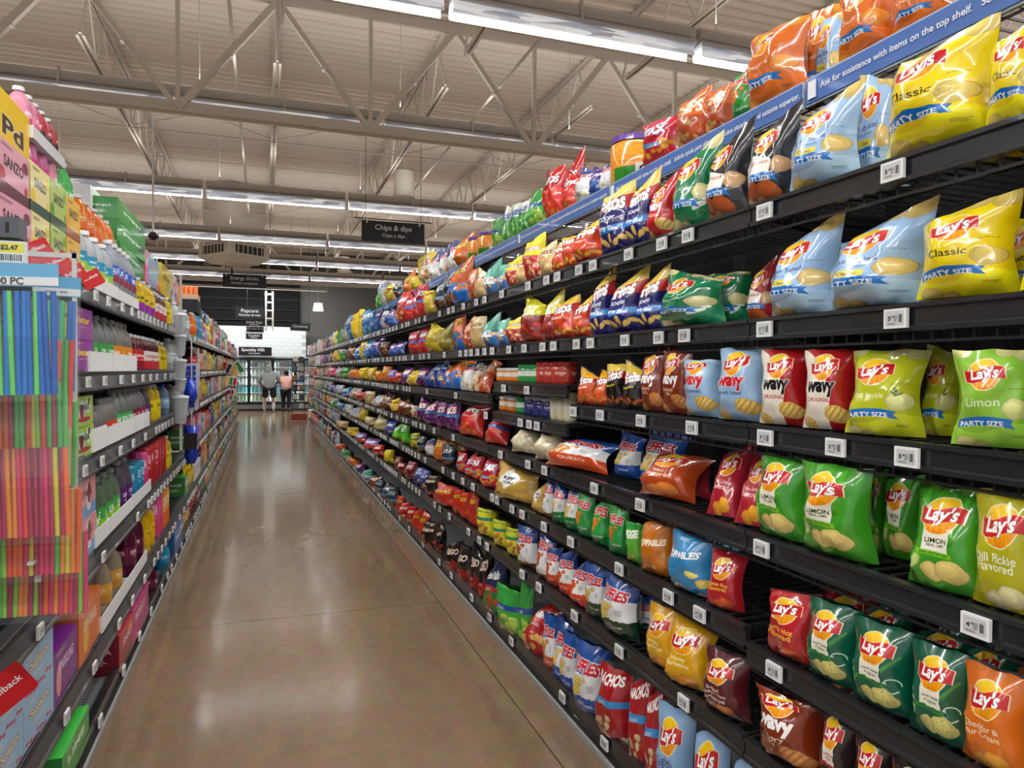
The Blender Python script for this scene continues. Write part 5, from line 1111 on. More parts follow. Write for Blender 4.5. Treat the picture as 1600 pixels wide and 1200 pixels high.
# coolers: three glass doors
FR=mat('cooler_frame',(24,25,27),.4); CG=mat('cooler_base_grey',(120,122,122),.4); GLS=mat('cooler_glass',(205,222,224),.05,alpha=.10,coat=.5); CIN=mat('cooler_inside',(196,206,206),.5); SHW=mat('cooler_shelf',(222,226,228),.4)
CL=mat('cooler_lamp',(235,250,255),.4,emis=(.85,.97,1),estr=9)
for i,x0 in enumerate((-3.09,-2.19,-1.37,-.53,.33,1.15)):
    W=.84 if i<3 else (.86,.82,.84)[i-3]
    e=empty('milk_cooler',(x0,CY,0),label='glass door milk cooler, %s from the left along the back wall'%ORD2[i],cat='cooler',group='milk coolers along the back wall')
    link('cooler_base',MB().box(0,W,-.02,.7,0,.06).mesh('cooler_base',[FR]),parent=e); link('base_panel',MB().box(0,W,-.05,.7,.06,.22).mesh('base_panel',[CG]),parent=e)
    link('cooler_body',MB().box(0,.02,.02,.7,.22,2.05).box(W-.02,W,.02,.7,.22,2.05).box(.02,W-.02,.66,.7,.22,2.05).box(0,W,.02,.7,2.0,2.06).mesh('cooler_body',[CIN]),parent=e)
    dr=link('door',MB().box(.0,.055,-.02,.02,.24,2.0).box(W-.055,W,-.02,.02,.24,2.0).box(.055,W-.055,-.02,.02,.24,.31).box(.055,W-.055,-.02,.02,1.93,2.0).mesh('door_frame',[FR]),parent=e)
    link('glass',MB().box(.05,W-.05,-.004,.004,.30,1.94).mesh('glass',[GLS]),parent=dr); link('handle',MB().box(.06,.085,-.06,-.045,.9,1.4).box(.065,.08,-.045,-.02,.92,.95).box(.065,.08,-.045,-.02,1.35,1.38).mesh('handle',[FR]),parent=dr)
    for z in (.36,.68,1.0,1.32,1.64): link('wire_shelf',MB().box(.03,W-.03,.08,.62,z-.012,z).box(.03,W-.03,.07,.08,z-.02,z+.02).mesh('wire_shelf',[SHW]),parent=e)
    link('lamp',MB().box(.03,.05,.04,.07,.35,1.95).box(W-.05,W-.03,.04,.07,.35,1.95).mesh('lamp',[CL]),parent=e)
    pal=[[(70,60,60),(200,205,205),(120,90,70)],[(225,225,215),(190,205,190),(160,120,110)],[(235,235,235),(215,225,230),(90,150,190)],[(60,160,150),(70,170,190),(210,220,220)],[(200,215,170),(140,180,120),(235,238,238)]]
    if i>=2:
      for zi,z in enumerate((.36,.68,1.0,1.32,1.64)):
        for c in range(6):
            cc=pal[4-zi][(c//2+i)%3]; nm='milk_%d_%d_%d'%cc; m=mat(nm,cc,.4)
            if 'mj' not in _bm: _bm['mj']=(MB().lathe([(.5,0),(.5,.6),(.25,.85)],8).disc(.5,0,8,up=False).mesh('jug_body',[dummy],smooth=True),MB().lathe([(.2,.83),(.2,1.0)],8).disc(.2,1.0,8).mesh('cap',[dummy]))
            j=link('milk_jug',None,loc=(x0+.10+c*(W-.2)/5,CY+.16,z),scale=(.11,.11,.22 if z>1.5 else .25),label='milk jug, %s from left, %s cooler shelf from top, %s cooler'%(ORD2[c],ORD2[4-zi],ORD2[i]),cat='milk jug',group='milk jugs behind the cooler glass')
            slotmat(link('jug_body',_bm['mj'][0],parent=j),m); slotmat(link('cap',_bm['mj'][1],parent=j),MATS['milk_235_235_235'] if 'milk_235_235_235' in MATS else m)
# ceiling cassette unit with duct, shades, ladder, camera pole
BEI=mat('unit_beige',(206,200,186),.5); VD=mat('vent_dark',(50,48,44),.6)
ux,uy,uz=-.72,19.9,4.30
e=empty('ceiling_air_unit',(ux,uy,uz),label='beige square air diffuser unit hanging above Energy drinks sign',cat='air unit'); e.rotation_euler=(0,0,math.radians(38))
link('casing',MB().add([(-.42,-.42,0),(.42,-.42,0),(.42,.42,0),(-.42,.42,0),(-.62,-.62,.16),(.62,-.62,.16),(.62,.62,.16),(-.62,.62,.16),(-.62,-.62,.46),(.62,-.62,.46),(.62,.62,.46),(-.62,.62,.46)],
 [(3,2,1,0),(0,1,5,4),(1,2,6,5),(2,3,7,6),(3,0,4,7),(4,5,9,8),(5,6,10,9),(6,7,11,10),(7,4,8,11),(8,9,10,11)]).mesh('casing',[BEI]),parent=e)
for a in range(4):
    g=link('grille',MB().box(-.42,.42,-.632,-.622,.22,.42).mesh('grille',[VD]),parent=e,rot=(0,0,a*PI/2))
    for k in range(6): link('grille_fin',MB().box(-.36+k*.14,-.34+k*.14,-.65,-.632,.22,.42).mesh('grille_fin',[BEI]),parent=g)
link('duct',MB().add([(-.40,-.40,.46),(.40,-.40,.46),(.40,.40,.46),(-.40,.40,.46),(-.55,-.55,1.1),(.55,-.55,1.1),(.55,.55,1.1),(-.55,.55,1.1),(-.55,-.55,1.9),(.55,-.55,1.9),(.55,.55,1.9),(-.55,.55,1.9)],[(0,1,5,4),(1,2,6,5),(2,3,7,6),(3,0,4,7),(4,5,9,8),(5,6,10,9),(6,7,11,10),(7,4,8,11)]).mesh('duct',[BEI]),parent=e)
def shade(u,v,d,r0,r1,h,lab,col,name='pendant_shade',cab=True):
    t=(u-800)/F; X=d*(t*math.cos(YAW)+math.sin(YAW)); Y=d*(math.cos(YAW)-t*math.sin(YAW)); _,z=atY(u,v,Y)
    e=empty(name,(X,Y,z),label=lab,cat='pendant'); link('shade',MB().lathe([(r0,0),(r1,h)],18).disc(r1,h,18).disc(r0*.96,.01,18,up=False).mesh('shade',[col],smooth=False),parent=e)
    if cab: link('cord',MB().tube([(0,0,h),(0,0,5.9-z)],.012,6).mesh('cord',[ST]),parent=e)
shade(630,309,14.6,.225,.19,.53,'beige cylindrical fixture above the Chips & dips sign',BEI,'ceiling_speaker')
shade(537,429,25.5,.235,.20,.62,'beige cylindrical ceiling fixture farther down the aisle',BEI,'ceiling_speaker')
shade(497,486,26.5,.20,.15,.30,'white lamp shade in front of the grey end wall',mat('lamp_shade_white',(235,235,230),.4,emis=(1,1,.97),estr=.7),'pendant_lamp')
t=(240-800)/F; X=12.0*(t*math.cos(YAW)+math.sin(YAW)); Y=12.0*(math.cos(YAW)-t*math.sin(YAW)); _,z=atY(240,375,Y)
e=empty('security_camera',(X,Y,z),label='black camera dome on a thin white pole from the ceiling',cat='camera'); link('dome',MB().lathe([(.03,0),(.075,.03),(.085,.07),(.085,.12),(.03,.13)],14).mesh('dome',[BLK],smooth=True),parent=e); link('pole',MB().tube([(0,0,.12),(0,0,6.33-z)],.016,8).mesh('pole',[mat('white_pole',(230,230,228),.4)]),parent=e)
e=empty('wall_ladder',(.08,27.9,3.02),label='white ladder hanging above the milk coolers',cat='ladder'); WP=MATS['white_pole']
for sx in (0,.24): link('ladder_rail',MB().box(sx-.03,sx+.03,-.02,.02,0,1.45).mesh('ladder_rail',[WP]),parent=e)
for k in range(5): link('rung',MB().box(.03,.21,-.015,.015,.12+k*.3,.17+k*.3).mesh('rung',[WP]),parent=e)
# ---- straw packs on a clip arm at the near left
SY=1.62
def straw_pack(xc,y,z,cols,lab,n=24,H=.20,W=.235,blue=True,seed=0,tilt=0):
    rr=random.Random(seed); e=empty('straw_pack',(xc,y,z),label=lab,cat='straw pack',group='hanging straw packs'); e.rotation_euler=(tilt,rr.uniform(-.03,.03),rr.uniform(-.12,.05))
    w=W/n
    for i in range(n):
        c=cols[rr.randrange(len(cols))]; m=mat('straw_%d_%d_%d'%c,c,.3,coat=.5)
        for q in range(1): slotmat(link('straw',STR(w*.6),parent=e,loc=(-W/2+w*(i+.5),q*w*.7,0),scale=(1,1,H),rot=(0,rr.uniform(-.02,.02),0)),m)
    if blue: link('header_card',MB().box(-W/2-.01,W/2+.01,-.012,-.006,H+.008,H+.052).mesh('header_card',[mat('straw_header',(96,178,222),.35,coat=.5)]),parent=e)
    if blue: link('header_stripe',MB().box(-W/2-.01,W/2+.01,-.0135,-.012,H+.010,H+.026).mesh('header_stripe',[WHI]),parent=e)
    if blue: link('lettering',letter_mesh('STRAWS   100 PC',BLK,width=W*.6,bold=.02),parent=e,loc=(.0,-.0145,H+.018),rot=(PI/2,0,0),kind='stuff')
    b=MB(); nu,nv=10,12; fr=lambda s,v:(-W/2-.012+(W+.024)*s, -.016-.010*math.sin(PI*s)*math.sin(PI*v)-.004*math.sin(s*19+seed)*math.sin(v*9), -.012+(H+.10)*v)
    for sgn in (1,):
        vs=[fr(i/nu,j/nv) for j in range(nv+1) for i in range(nu+1)]; b.add(vs,[(j*(nu+1)+i,j*(nu+1)+i+1,(j+1)*(nu+1)+i+1,(j+1)*(nu+1)+i) for j in range(nv) for i in range(nu)])
    link('plastic_sleeve',b.mesh('plastic_sleeve',[mat('cellophane',(235,242,248),.06,alpha=.07,coat=1,bump=.5,bscale=16)],smooth=True),parent=e)
_st={}
def STR(r):
    k=round(r,5)
    if k not in _st: _st[k]=MB().lathe([(r*.93,0),(r*.93,.55),(r*.99,.56),(r*.93,.57),(r*.93,1)],8).disc(r*.93,1,8).disc(r*.93,0,8,up=False).mesh('straw',[dummy],smooth=True)
    return _st[k]
# pack corner columns: right edge at column 98 on the plane y=SY
def sx_(u,y): return atY(u,540,y)[0]
def sz_(v,y): return atY(50,v,y)[1]
Bc=[(20,110,200),(24,120,210),(16,100,190),(30,130,214),(110,220,110)]; Nc=[(240,110,50),(150,210,70),(220,210,70),(220,60,110),(180,50,90),(240,150,60),(90,200,90),(235,80,60)]
PK=[(98,465,618,1.60,Bc,'blue and green straw pack, uppermost on the hanging strip'),(113,612,668,1.70,Nc,'neon straw pack directly beneath the blue pack'),(104,672,742,1.665,Nc,'neon straw pack with ribbed print, third from top'),(103,738,853,1.63,Nc,'neon straw pack, fourth from top of the strip'),(110,850,922,1.66,Nc,'neon straw pack, fifth from top of the strip'),(117,915,995,1.70,Nc,'neon straw pack, lowest on the strip')]
for i,(u,v0,v1,y,cols,lab) in enumerate(PK):
    W=.235; xr=sx_(u,y); H=.20 if i==0 else .185; zb=sz_(v1,y); straw_pack(xr-W/2-.01,y+(.03*i if i else 0),zb,cols,lab,seed=i+1,blue=i==0,H=H,W=W)
straw_pack(sx_(128,1.80)-.05,1.80,sz_(612,1.80),[(60,200,110),(20,110,200)],'green and blue straw pack tilted behind the front pack',n=7,W=.07,H=.20,seed=20)
for i,(u,v) in enumerate(((118,760),(128,905),(133,985))): straw_pack(sx_(u,1.95+.05*i)-.04,1.95+.05*i,sz_(v,1.95),Nc,'narrow edge of rear straw pack, %s from the top'%ORD2[i],blue=False,n=8,W=.08,H=.2,seed=30+i)
xr=sx_(60,1.57); e=empty('clip_strip',(sx_(52,1.78),1.80,.55),label='plastic hanging strip that carries the straw packs',cat='hanger'); link('strip',MB().box(-.006,.006,0,.003,.55,1.19).mesh('strip',[mat('strip_plastic',(214,220,222),.3)]),parent=e)
for i in range(4): link('hook',MB().box(-.006,.006,-.05,0,.60+i*.14,.606+i*.14).mesh('hook',[MATS['strip_plastic']]),parent=e)
ya=1.66; xa=sx_(40,ya); e=empty('price_holder',(xa,ya,sz_(412,ya)),label='yellow $2.47 price card in clear holder under grey bracket',cat='price sign')
H_=lambda v0,v1:(sz_(v0,ya)-sz_(412,ya),sz_(v1,ya)-sz_(412,ya)); a,b=H_(404,382); w0=sx_(-30,ya)-xa; w1=sx_(42,ya)-xa
link('holder',MB().box(w0,w1,.001,.012,-.01,b+.005).mesh('holder',[mat('strip_plastic',(214,220,222),.3)]),parent=e); link('card_white',MB().box(w0,w1-.005,-.002,.001,.0,b-.019).mesh('card_white',[WHI]),parent=e); link('card_yellow',MB().box(w0,w1-.005,-.002,.001,b-.019,b).mesh('card_yellow',[mat('tag_yellow',(236,228,50),.4)]),parent=e)
link('lettering',letter_mesh('$2.47',BLK,width=.030,bold=.03),parent=e,loc=(w1-.028,-.003,b-.009),rot=(PI/2,0,0),kind='stuff'); bb=MB(); rr=random.Random(3)
for k in range(22): bb.box(w1-.085+k*.0036,w1-.085+k*.0036+rr.choice([.0012,.002]),-.0035,-.002,.004,b-.022)
link('barcode',bb.mesh('barcode',[BLK]),parent=e,kind='stuff')
link('bracket_arm',MB().box(w0,w1-.012,.002,.05,b+.012,b+.052).mesh('bracket_arm',[mat('arm_grey',(92,96,104),.4)]),parent=e)
for k in range(3): link('slot',MB().box(w1-.035-k*.04,w1-.030-k*.04,.0,.003,b+.022,b+.042).mesh('slot',[BLK]),parent=e)
for q,(yy2,lab) in enumerate(((1.99,'thin clear hanging strip behind the neon straw packs'),(atX(299,600,LX+.09)[0]+.02,'thin clear strip holding blue scoops and ice trays'))):
    xa2=sx_(110,1.95) if q==0 else LX+.09
    e=empty('clip_strip',(xa2,yy2,.98 if q==0 else .85),label=lab,cat='hanger'); top_=.87 if q==0 else 1.0
    link('strip',MB().box(-.005,.005,0,.003,0,top_).box(LX-xa2,.008,0,.004,top_-.012,top_).mesh('strip',[MATS['strip_plastic']]),parent=e)
# red rollback cards
RD=mat('rollback_red',(200,22,34),.4,coat=.2)
def rollback(u,v,lab,X=LX+.075,s=1.,tw=0):
    y,z=atX(u,v,X); e=empty('price_flag',(X,y,z),label=lab,cat='price flag',group='red price flags on the left rails'); e.rotation_euler=(0,math.radians(-8),math.radians(28)+tw)
    link('stem',MB().box(LX-.0-X,.0,.003,.007,-.012,-.004).mesh('stem',[BLK]),parent=e,rot=(0,0,-math.radians(28)-tw)); q=MB().box(-.058*s,.058*s,-.002,.002,-.04*s,.045*s).box(-.053*s,.053*s,-.0021,.0021,-.044*s,.049*s)
    t_=math.radians(-22); c=link('card',q.mesh('card',[RD]),parent=e,rot=(0,-.42,0)); link('lettering',letter_mesh('Rollback',WHI,width=.085*s,bold=.012),parent=c,loc=(0,-.0035,.01),rot=(PI/2,0,0),kind='stuff')
for (u,v,l_) in ((59,394,'first red price flag over the pink carton edge'),(91,413,'second red price flag below the yellow cartons'),(117,430,'third red price flag below the green cartons'),(144,437,'fourth red price flag beside the white tray')): rollback(u,v,l_,s=.62)
rollback(10,1080,'red price flag in front of the pale blue splash cartons',s=.95)
# red shelf talkers and clip strips farther down the left run
for i,(u,v,w,h) in enumerate(((312,628,.10,.05),(316,700,.26,.10),(350,605,.10,.05),(346,678,.12,.06),(346,724,.05,.05),(343,544,.06,.05))):
    y,z=atX(u,v,LX+.05); link('shelf_talker',MB().box(0,.004,-w/2,w/2,-h/2,h/2).box(-.03,0,-w/2,w/2,-h/2,-h/2+.004).mesh('shelf_talker',[RD]),loc=(LX+.045,y,z),label='red shelf talker sticking out of left rails, %s one'%ORD2[i],cat='shelf talker',group='red shelf talkers')
BLUE=mat('scoop_blue',(24,60,190),.3,coat=.5)
def hang(u,v0,v1,lab,kind,W=.10,X=LX+.09):
    y,z0=atX(u,v1,X); _,z1=atX(u,v0,X); H=z1-z0; e=empty(kind,(X,y,z0),label=lab,cat=kind.replace('_',' ')); return e,H
e,H=hang(298,592,630,'blue ice scoop on card hanging beside the clear cups','ice_scoop'); link('scoop',MB().tube([(0,0,0),(0,0,H*.25),(0,0,H*.5),(0,0,H)],.05,10,rs=[.03,.055,.05,.018]).mesh('scoop',[BLUE],smooth=True),parent=e)
e,H=hang(299,665,724,'blue brush with black card hanging lower on the strip','ice_scoop'); link('scoop',MB().tube([(0,0,0),(0,0,H*.2),(0,0,H*.45),(0,0,H)],.05,10,rs=[.03,.055,.04,.06]).mesh('scoop',[BLUE],smooth=True),parent=e); link('card',MB().box(-.05,.05,-.07,-.065,H*.4,H*.82).mesh('card',[BLK]),parent=e)
for i,(u,v0,v1) in enumerate(((300,568,606),(298,606,638))):
    e,H=hang(u,v0,v1,'clear card with blue ice trays, %s on the strip'%('upper','lower')[i],'tray_pack'); link('backing',MB().box(-.06,.06,0,.004,0,H).mesh('backing',[mat('strip_plastic',(214,220,222),.3)]),parent=e)
    for k in range(4): link('ice_tray',MB().box(-.045,.03,-.02,0,H*(.06+k*.23),H*(.22+k*.23)).mesh('ice_tray',[BLUE]),parent=e)
DC=[(196,30,44),(30,40,90),(240,190,60),(40,140,60)]
for i,(u,v0,v1,tl) in enumerate(((357,567,585,.4),(366,567,588,-.5),(361,588,602,.15),(362,598,608,0),(363,608,617,0),(364,617,625,0))):
    X=LX+.05; y,z0=atX(u,v1,X); _,z1=atX(u,v0,X); H=z1-z0; W=H*1.25; e=empty('domino_pack',(X,y,z0+H/2),label='multi-coloured window card pack, %s down the hanging cluster'%ORD2[i],cat='card pack',group='hanging coloured packs'); e.rotation_euler=(0,tl,0)
    link('backing',MB().box(-W/2,W/2,0,.01,-H/2,H/2).mesh('backing',[WHI]),parent=e)
    for k in range(3): link('window',MB().box(-W/2+W*(.06+.32*k),-W/2+W*(.30+.32*k),-.006,0,-H*.4,H*.4).mesh('window',[mat('dom_%d_%d_%d'%DC[(k+i)%4],DC[(k+i)%4],.4)]),parent=e)
# clear cups strip at the section end
yy=atX(282,560,LX+.08)[0]
e=empty('clip_strip',(LX+.035,yy+.02,.95),label='clear hanging strip with cups at the left bay end',cat='hanger'); link('strip',MB().box(-.035,.06,.0,.003,0,.012).box(.036,.054,0,.003,0,1.32).mesh('strip',[MATS['strip_plastic']]),parent=e)
for i,(u,v0,v1,w) in enumerate(((279,487,520,.10),(283,522,556,.09),(280,560,590,.10),(286,590,610,.09),(278,618,655,.13),(285,618,660,.12))):
    X=LX+.08; y,z0=atX(u,v1,X); _,z1=atX(u,v0,X); H=z1-z0; y=yy-.015+.012*(i%2); e=empty('plastic_tumbler',(X,y,z0),label='clear plastic tumbler hanging at bay end, %s down'%ORD2[i],cat='tumbler',group='clear tumblers on the hanging strip')
    link('cup',MB().lathe([(w*.32,0),(w*.42,H*.5),(w*.46,H*.86)],12).disc(w*.32,0,12,up=False).mesh('cup',[mat('tumbler_clear',(214,224,232),.15,alpha=.5,coat=.6)],smooth=True),parent=e); link('lid',MB().lathe([(w*.48,H*.86),(w*.44,H*.95),(w*.12,H)],12).mesh('lid',[mat('tumbler_lid',(200,208,214),.3)],smooth=True),parent=e)
# wire stand and crate near the coolers
t=(466-800)/F; d=25.0; X=d*(t*math.cos(YAW)+math.sin(YAW)); Y=d*(math.cos(YAW)-t*math.sin(YAW))
e=empty('wire_display_stand',(X,Y,0),label='black wire display stand near the milk coolers',cat='display stand')
for sx in (-.2,.2):
    for sy in (-.15,.15): link('post',MB().box(sx-.012,sx+.012,sy-.012,sy+.012,0,1.95).mesh('post',[WIRE]),parent=e)
for k in range(6): link('wire_shelf',MB().box(-.2,.2,-.15,.15,.15+k*.33,.16+k*.33).box(-.2,.2,-.16,-.15,.15+k*.33,.20+k*.33).mesh('wire_shelf',[WIRE]),parent=e)
for k in range(6):
    for c in range(2): link('grocery_pack',MB().box(-.08,.08,-.06,.06,0,.2).box(-.06,.06,-.065,.065,.2,.215).mesh('grocery_pack',[mat('pk_%d'%((k+c)%4),[(90,110,130),(190,190,185),(60,70,62),(150,120,90)][(k+c)%4],.4)]),loc=(X-.1+c*.2,Y-.05,.161+k*.33),label='small pack on wire stand, %s shelf up, %s side'%(ORD2[k],('left','right')[c]),cat='pack',group='packs on the wire stand')
e=empty('display_crate',(1.05,23.3,0),label='low orange and wood crate at the far shelf end',cat='crate')
for k in range(3): link('slat',MB().box(-.25,.25,-.2,-.18,.02+k*.06,.07+k*.06).mesh('slat',[mat('crate_orange',(150,62,42),.5)]),parent=e)
link('crate_body',MB().box(-.24,.24,-.18,.2,.01,.18).mesh('crate_body',[CARD]),parent=e)
# orange multipack on the black end block of the left run
x0,_=atY(272,455,10.2); x1,_=atY(309,455,10.2); _,za=atY(290,447,10.2); _,zb=atY(290,468,10.2)
link('display_block',MB().box(x0-.05,x1,10.1,10.7,LZ[0]+.036,zb).box(x0-.04,x1-.01,10.09,10.1,LZ[0]+.05,zb-.02).mesh('display_block',[SGN]),label='black display block on top of the left shelves, under orange cans',cat='display block')
e=empty('can_multipack',((x0+x1)/2,10.2,zb),label='orange can multipack in cardboard tray on black block',cat='multipack'); hw=(x1-x0)/2; link('card_tray',MB().box(-hw,hw,-.02,.35,0,(za-zb)*.42).mesh('card_tray',[mat('tray_peach',(214,178,150),.6)]),parent=e)
cm_=bottle_parts('cno')[0]
for k in range(5):
    c=link('can',cm_[0][1],parent=e,loc=(-hw+hw*2*(k+.5)/5,.06,.01),scale=(hw*.38,hw*.38,(za-zb)*.98)); slotmat(c,mat('can_orange',(232,128,70),.35))
# ================================================================ PEOPLE
def skin_body(name,pts,edges,m,parent,sub=2):
    me=bpy.data.meshes.new(name); me.from_pydata([p[:3] for p in pts],edges,[]); ob=link(name,me)
    bpy.context.view_layer.objects.active=ob; sk=ob.modifiers.new('s','SKIN'); sk.use_smooth_shade=True
    for i,p in enumerate(pts):
        d=me.skin_vertices[0].data[i]; d.radius=(p[3],p[4] if len(p)>4 else p[3]); d.use_root=(i==0)
    ss=ob.modifiers.new('u','SUBSURF'); ss.levels=sub; ss.render_levels=sub
    dg=bpy.context.evaluated_depsgraph_get(); dg.update(); me2=bpy.data.meshes.new_from_object(ob.evaluated_get(dg)); bpy.data.objects.remove(ob); me2.materials.clear(); me2.materials.append(m)
    return link(name,me2,parent=parent)
SK1=mat('skin_brown',(120,84,64),.5); SK2=mat('skin_tan',(176,130,104),.5)
def hand(parent,x,y,z,sx,m):
    pts=[(x,y,z+.03,.028,.018),(x,y+.02,z-.05,.038,.016)]; ed=[(0,1)]
    for k in range(4):
        fx=x+(-.027+.018*k); L=[.07,.08,.075,.06][k]; b=len(pts); pts+= [(fx,y+.03,z-.10,.009),(fx,y+.045,z-.10-L*.5,.0085),(fx,y+.03,z-.10-L,.007)]; ed+=[(1,b),(b,b+1),(b+1,b+2)]
    b=len(pts); pts+=[(x-sx*.035,y+.03,z-.04,.011),(x-sx*.05,y+.055,z-.085,.009)]; ed+=[(0,b),(b,b+1)]
    skin_body('hand',pts,ed,m,parent,1)
def face(parent,zc,hr,fwd,m):
    "features on the side the person looks towards (+y)"
    E=mat('eye_white',(235,232,228),.3); 
    for s in (-1,1):
        link('eye',MB().lathe([(.001,-.011),(.010,-.005),(.011,0),(.010,.005),(.001,.011)],8).mesh('eye',[E],smooth=True),parent=parent,loc=(s*.032,hr*.90,zc+.0)); link('ear',MB().tube([(0,-.01,-.03),(0,-.015,0),(0,-.005,.03)],.012,6,rs=[.008,.013,.010]).mesh('ear',[m],smooth=True),parent=parent,loc=(s*.078,0,zc-.01))
    link('nose',MB().tube([(0,0,.02),(0,.022,-.02),(0,.005,-.03)],.01,6,rs=[.006,.013,.008]).mesh('nose',[m],smooth=True),parent=parent,loc=(0,hr*.93,zc-.02)); link('mouth',MB().tube([(-.025,-.004,0),(0,.002,0),(.025,-.004,0)],.006,6).mesh('mouth',[mat('lip',(130,70,66),.5)],smooth=True),parent=parent,loc=(0,hr*.92,zc-.065))
# first person: grey hooded sweatshirt, black shorts, white socks, standing with back to us
HG=mat('hoodie_grey',(150,156,156),.85,bump=.15); BK2=mat('black_cloth',(24,24,28),.85); SOC=mat('sock_white',(222,220,214),.8); SHO=mat('shoe_grey',(150,148,142),.6); PNK_=mat('pink_cloth',(226,178,168),.85,bump=.12); HR=mat('dark_hair',(22,17,15),.7)
def px(u,d): t=(u-800)/F; return d*(t*math.cos(YAW)+math.sin(YAW)), d*(math.cos(YAW)-t*math.sin(YAW))
X,Y=px(420.5,26.2)
p1=empty('person',(X,Y,0),label='person in grey hooded sweatshirt, black shorts and white socks, back turned',cat='person')
B=[(0,0,.98,.13,.11),(0,0,1.15,.15,.12),(0,.0,1.35,.20,.14),(0,0,1.47,.11,.09),(0,.02,1.55,.062),(0,.03,1.66,.085,.095),(0,.03,1.74,.06,.07),
 (.13,0,.90,.115),(.14,.01,.52,.072),(.15,0,.30,.062),(.155,-.01,.09,.042),(.165,.10,.04,.042,.03),(-.13,0,.90,.115),(-.15,.0,.52,.072),(-.16,-.01,.30,.062),(-.165,-.02,.09,.042),(-.175,.10,.04,.042,.03),
 (.24,0,1.40,.078),(.33,.03,1.14,.058),(.25,.24,1.05,.040),(-.24,0,1.40,.078),(-.33,.02,1.14,.058),(-.28,.22,1.02,.040)]
Ed=[(0,1),(1,2),(2,3),(3,4),(4,5),(5,6),(0,7),(7,8),(8,9),(9,10),(10,11),(0,12),(12,13),(13,14),(14,15),(15,16),(2,17),(17,18),(18,19),(2,20),(20,21),(21,22)]
skin_body('body',B,Ed,SK2,p1)
T=[(0,0,.76,.215,.175),(0,0,1.0,.225,.185),(0,0,1.34,.21,.16),(0,-.01,1.47,.13,.11),(0,-.02,1.57,.105,.11),(0,-.0,1.68,.115,.125),(0,.0,1.76,.07,.085),(.25,0,1.40,.10),(.35,.03,1.14,.085),(.27,.21,1.06,.062),(-.25,0,1.40,.10),(-.35,.02,1.14,.085),(-.30,.19,1.03,.062)]
skin_body('sweatshirt',T,[(0,1),(1,2),(2,3),(3,4),(4,5),(5,6),(2,7),(7,8),(8,9),(2,10),(10,11),(11,12)],HG,p1)
skin_body('shorts',[(0,0,1.0,.185,.15),(.13,0,.86,.14),(.145,0,.62,.12),(.145,0,.50,.115),(-.13,0,.86,.14),(-.15,0,.62,.12),(-.15,0,.50,.115)],[(0,1),(1,2),(2,3),(0,4),(4,5),(5,6)],BK2,p1)
for s,x in ((1,.155),(-1,-.165)):
    skin_body('sock',[(x,-.01,.08,.052),(x,-.005,.22,.062),(x,0,.36,.070)],[(0,1),(1,2)],SOC,p1,1); skin_body('shoe',[(x,-.06,.05,.05,.045),(x,.04,.05,.055,.045),(x+.01*s,.16,.038,.05,.034)],[(0,1),(1,2)],SHO,p1,1)
hand(p1,.24,.30,1.06,1,SK2); hand(p1,-.27,.28,1.03,-1,SK2); face(p1,1.66,.115,1,SK2)
X,Y=px(446.5,26.35)
p2=empty('person',(X,Y,0),label='person in pink sweater and black trousers leaning towards cooler door',cat='person'); p2.rotation_euler=(0,0,math.radians(-20))
B=[(0,0,.88,.11,.09),(.0,.03,1.02,.12,.10),(0,.07,1.20,.155,.11),(0,.12,1.31,.08,.07),(-.02,.16,1.37,.05),(-.03,.19,1.45,.078,.088),(-.03,.20,1.52,.055,.065),
 (.10,0,.80,.10),(.11,.03,.45,.066),(.11,-.03,.10,.042),(.12,.08,.04,.04,.03),(-.10,0,.80,.10),(-.10,.05,.45,.066),(-.11,.0,.10,.042),(-.115,.11,.04,.04,.03),(.19,.08,1.23,.065),(.26,.16,1.0,.048),(.24,.36,1.02,.034),(-.19,.09,1.23,.065),(-.26,.20,1.02,.048),(-.20,.40,1.05,.034)]
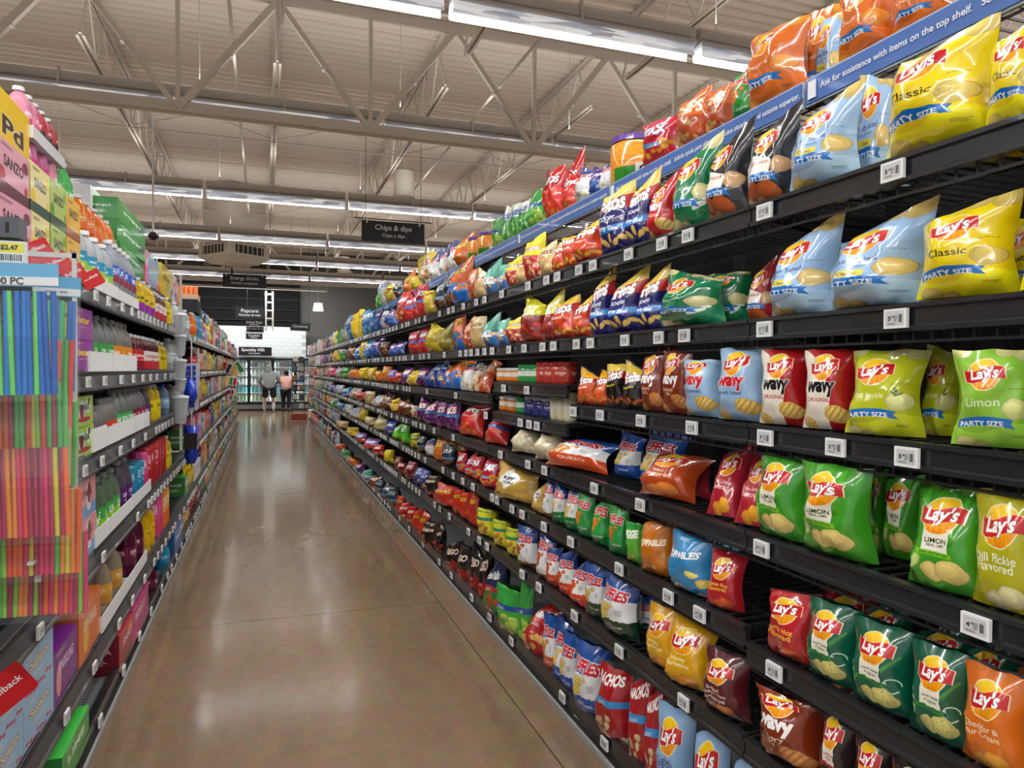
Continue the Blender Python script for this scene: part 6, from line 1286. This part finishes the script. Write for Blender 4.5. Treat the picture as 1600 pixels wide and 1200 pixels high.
Ed=[(0,1),(1,2),(2,3),(3,4),(4,5),(5,6),(0,7),(7,8),(8,9),(9,10),(0,11),(11,12),(12,13),(13,14),(2,15),(15,16),(16,17),(2,18),(18,19),(19,20)]
skin_body('body',B,Ed,SK1,p2)
skin_body('sweater',[(0,0,.74,.185,.155),(0,.03,1.02,.20,.165),(0,.07,1.20,.185,.14),(0,.11,1.30,.10,.09),(.20,.08,1.23,.085),(.275,.16,1.0,.068),(.25,.33,1.02,.05),(-.20,.09,1.23,.085),(-.275,.20,1.02,.068),(-.215,.37,1.05,.05)],[(0,1),(1,2),(2,3),(2,4),(4,5),(5,6),(2,7),(7,8),(8,9)],PNK_,p2)
skin_body('trousers',[(0,0,.92,.165,.14),(.10,0,.78,.125),(.11,.03,.45,.088),(.11,-.02,.12,.066),(-.10,0,.78,.125),(-.10,.05,.45,.088),(-.11,.0,.12,.066)],[(0,1),(1,2),(2,3),(0,4),(4,5),(5,6)],BK2,p2)
skin_body('hair',[(-.03,.17,1.53,.09,.095),(-.03,.15,1.45,.098,.09),(-.03,.12,1.38,.065,.05)],[(0,1),(1,2)],HR,p2)
for s,x in ((1,.12),(-1,-.115)): skin_body('shoe',[(x,-.06,.05,.045,.042),(x,.05,.05,.05,.042),(x,.15,.036,.045,.032)],[(0,1),(1,2)],BK2,p2,1)
hand(p2,.235,.42,1.03,1,SK1); hand(p2,-.19,.46,1.06,-1,SK1)
for s in (-1,1): link('ear',MB().tube([(0,-.01,-.03),(0,-.015,0),(0,-.005,.03)],.012,6,rs=[.008,.013,.010]).mesh('ear',[SK1],smooth=True),parent=p2,loc=(-.03+s*.085,.20,1.44))
link('nose',MB().tube([(0,0,.02),(0,.022,-.02),(0,.005,-.03)],.01,6,rs=[.006,.013,.008]).mesh('nose',[SK1],smooth=True),parent=p2,loc=(-.03,.285,1.43))

# housing made up for the added lamp that brightens the tiled wall
link('wall_washer',MB().box(-2.9,2.3,27.6,27.8,4.53,4.6).box(-2.9,-2.86,27.68,27.72,4.6,6.3).box(2.26,2.3,27.68,27.72,4.6,6.3).mesh('wall_washer',[STD]),label='slim linear fixture hanging in front of the tiled wall',cat='light')
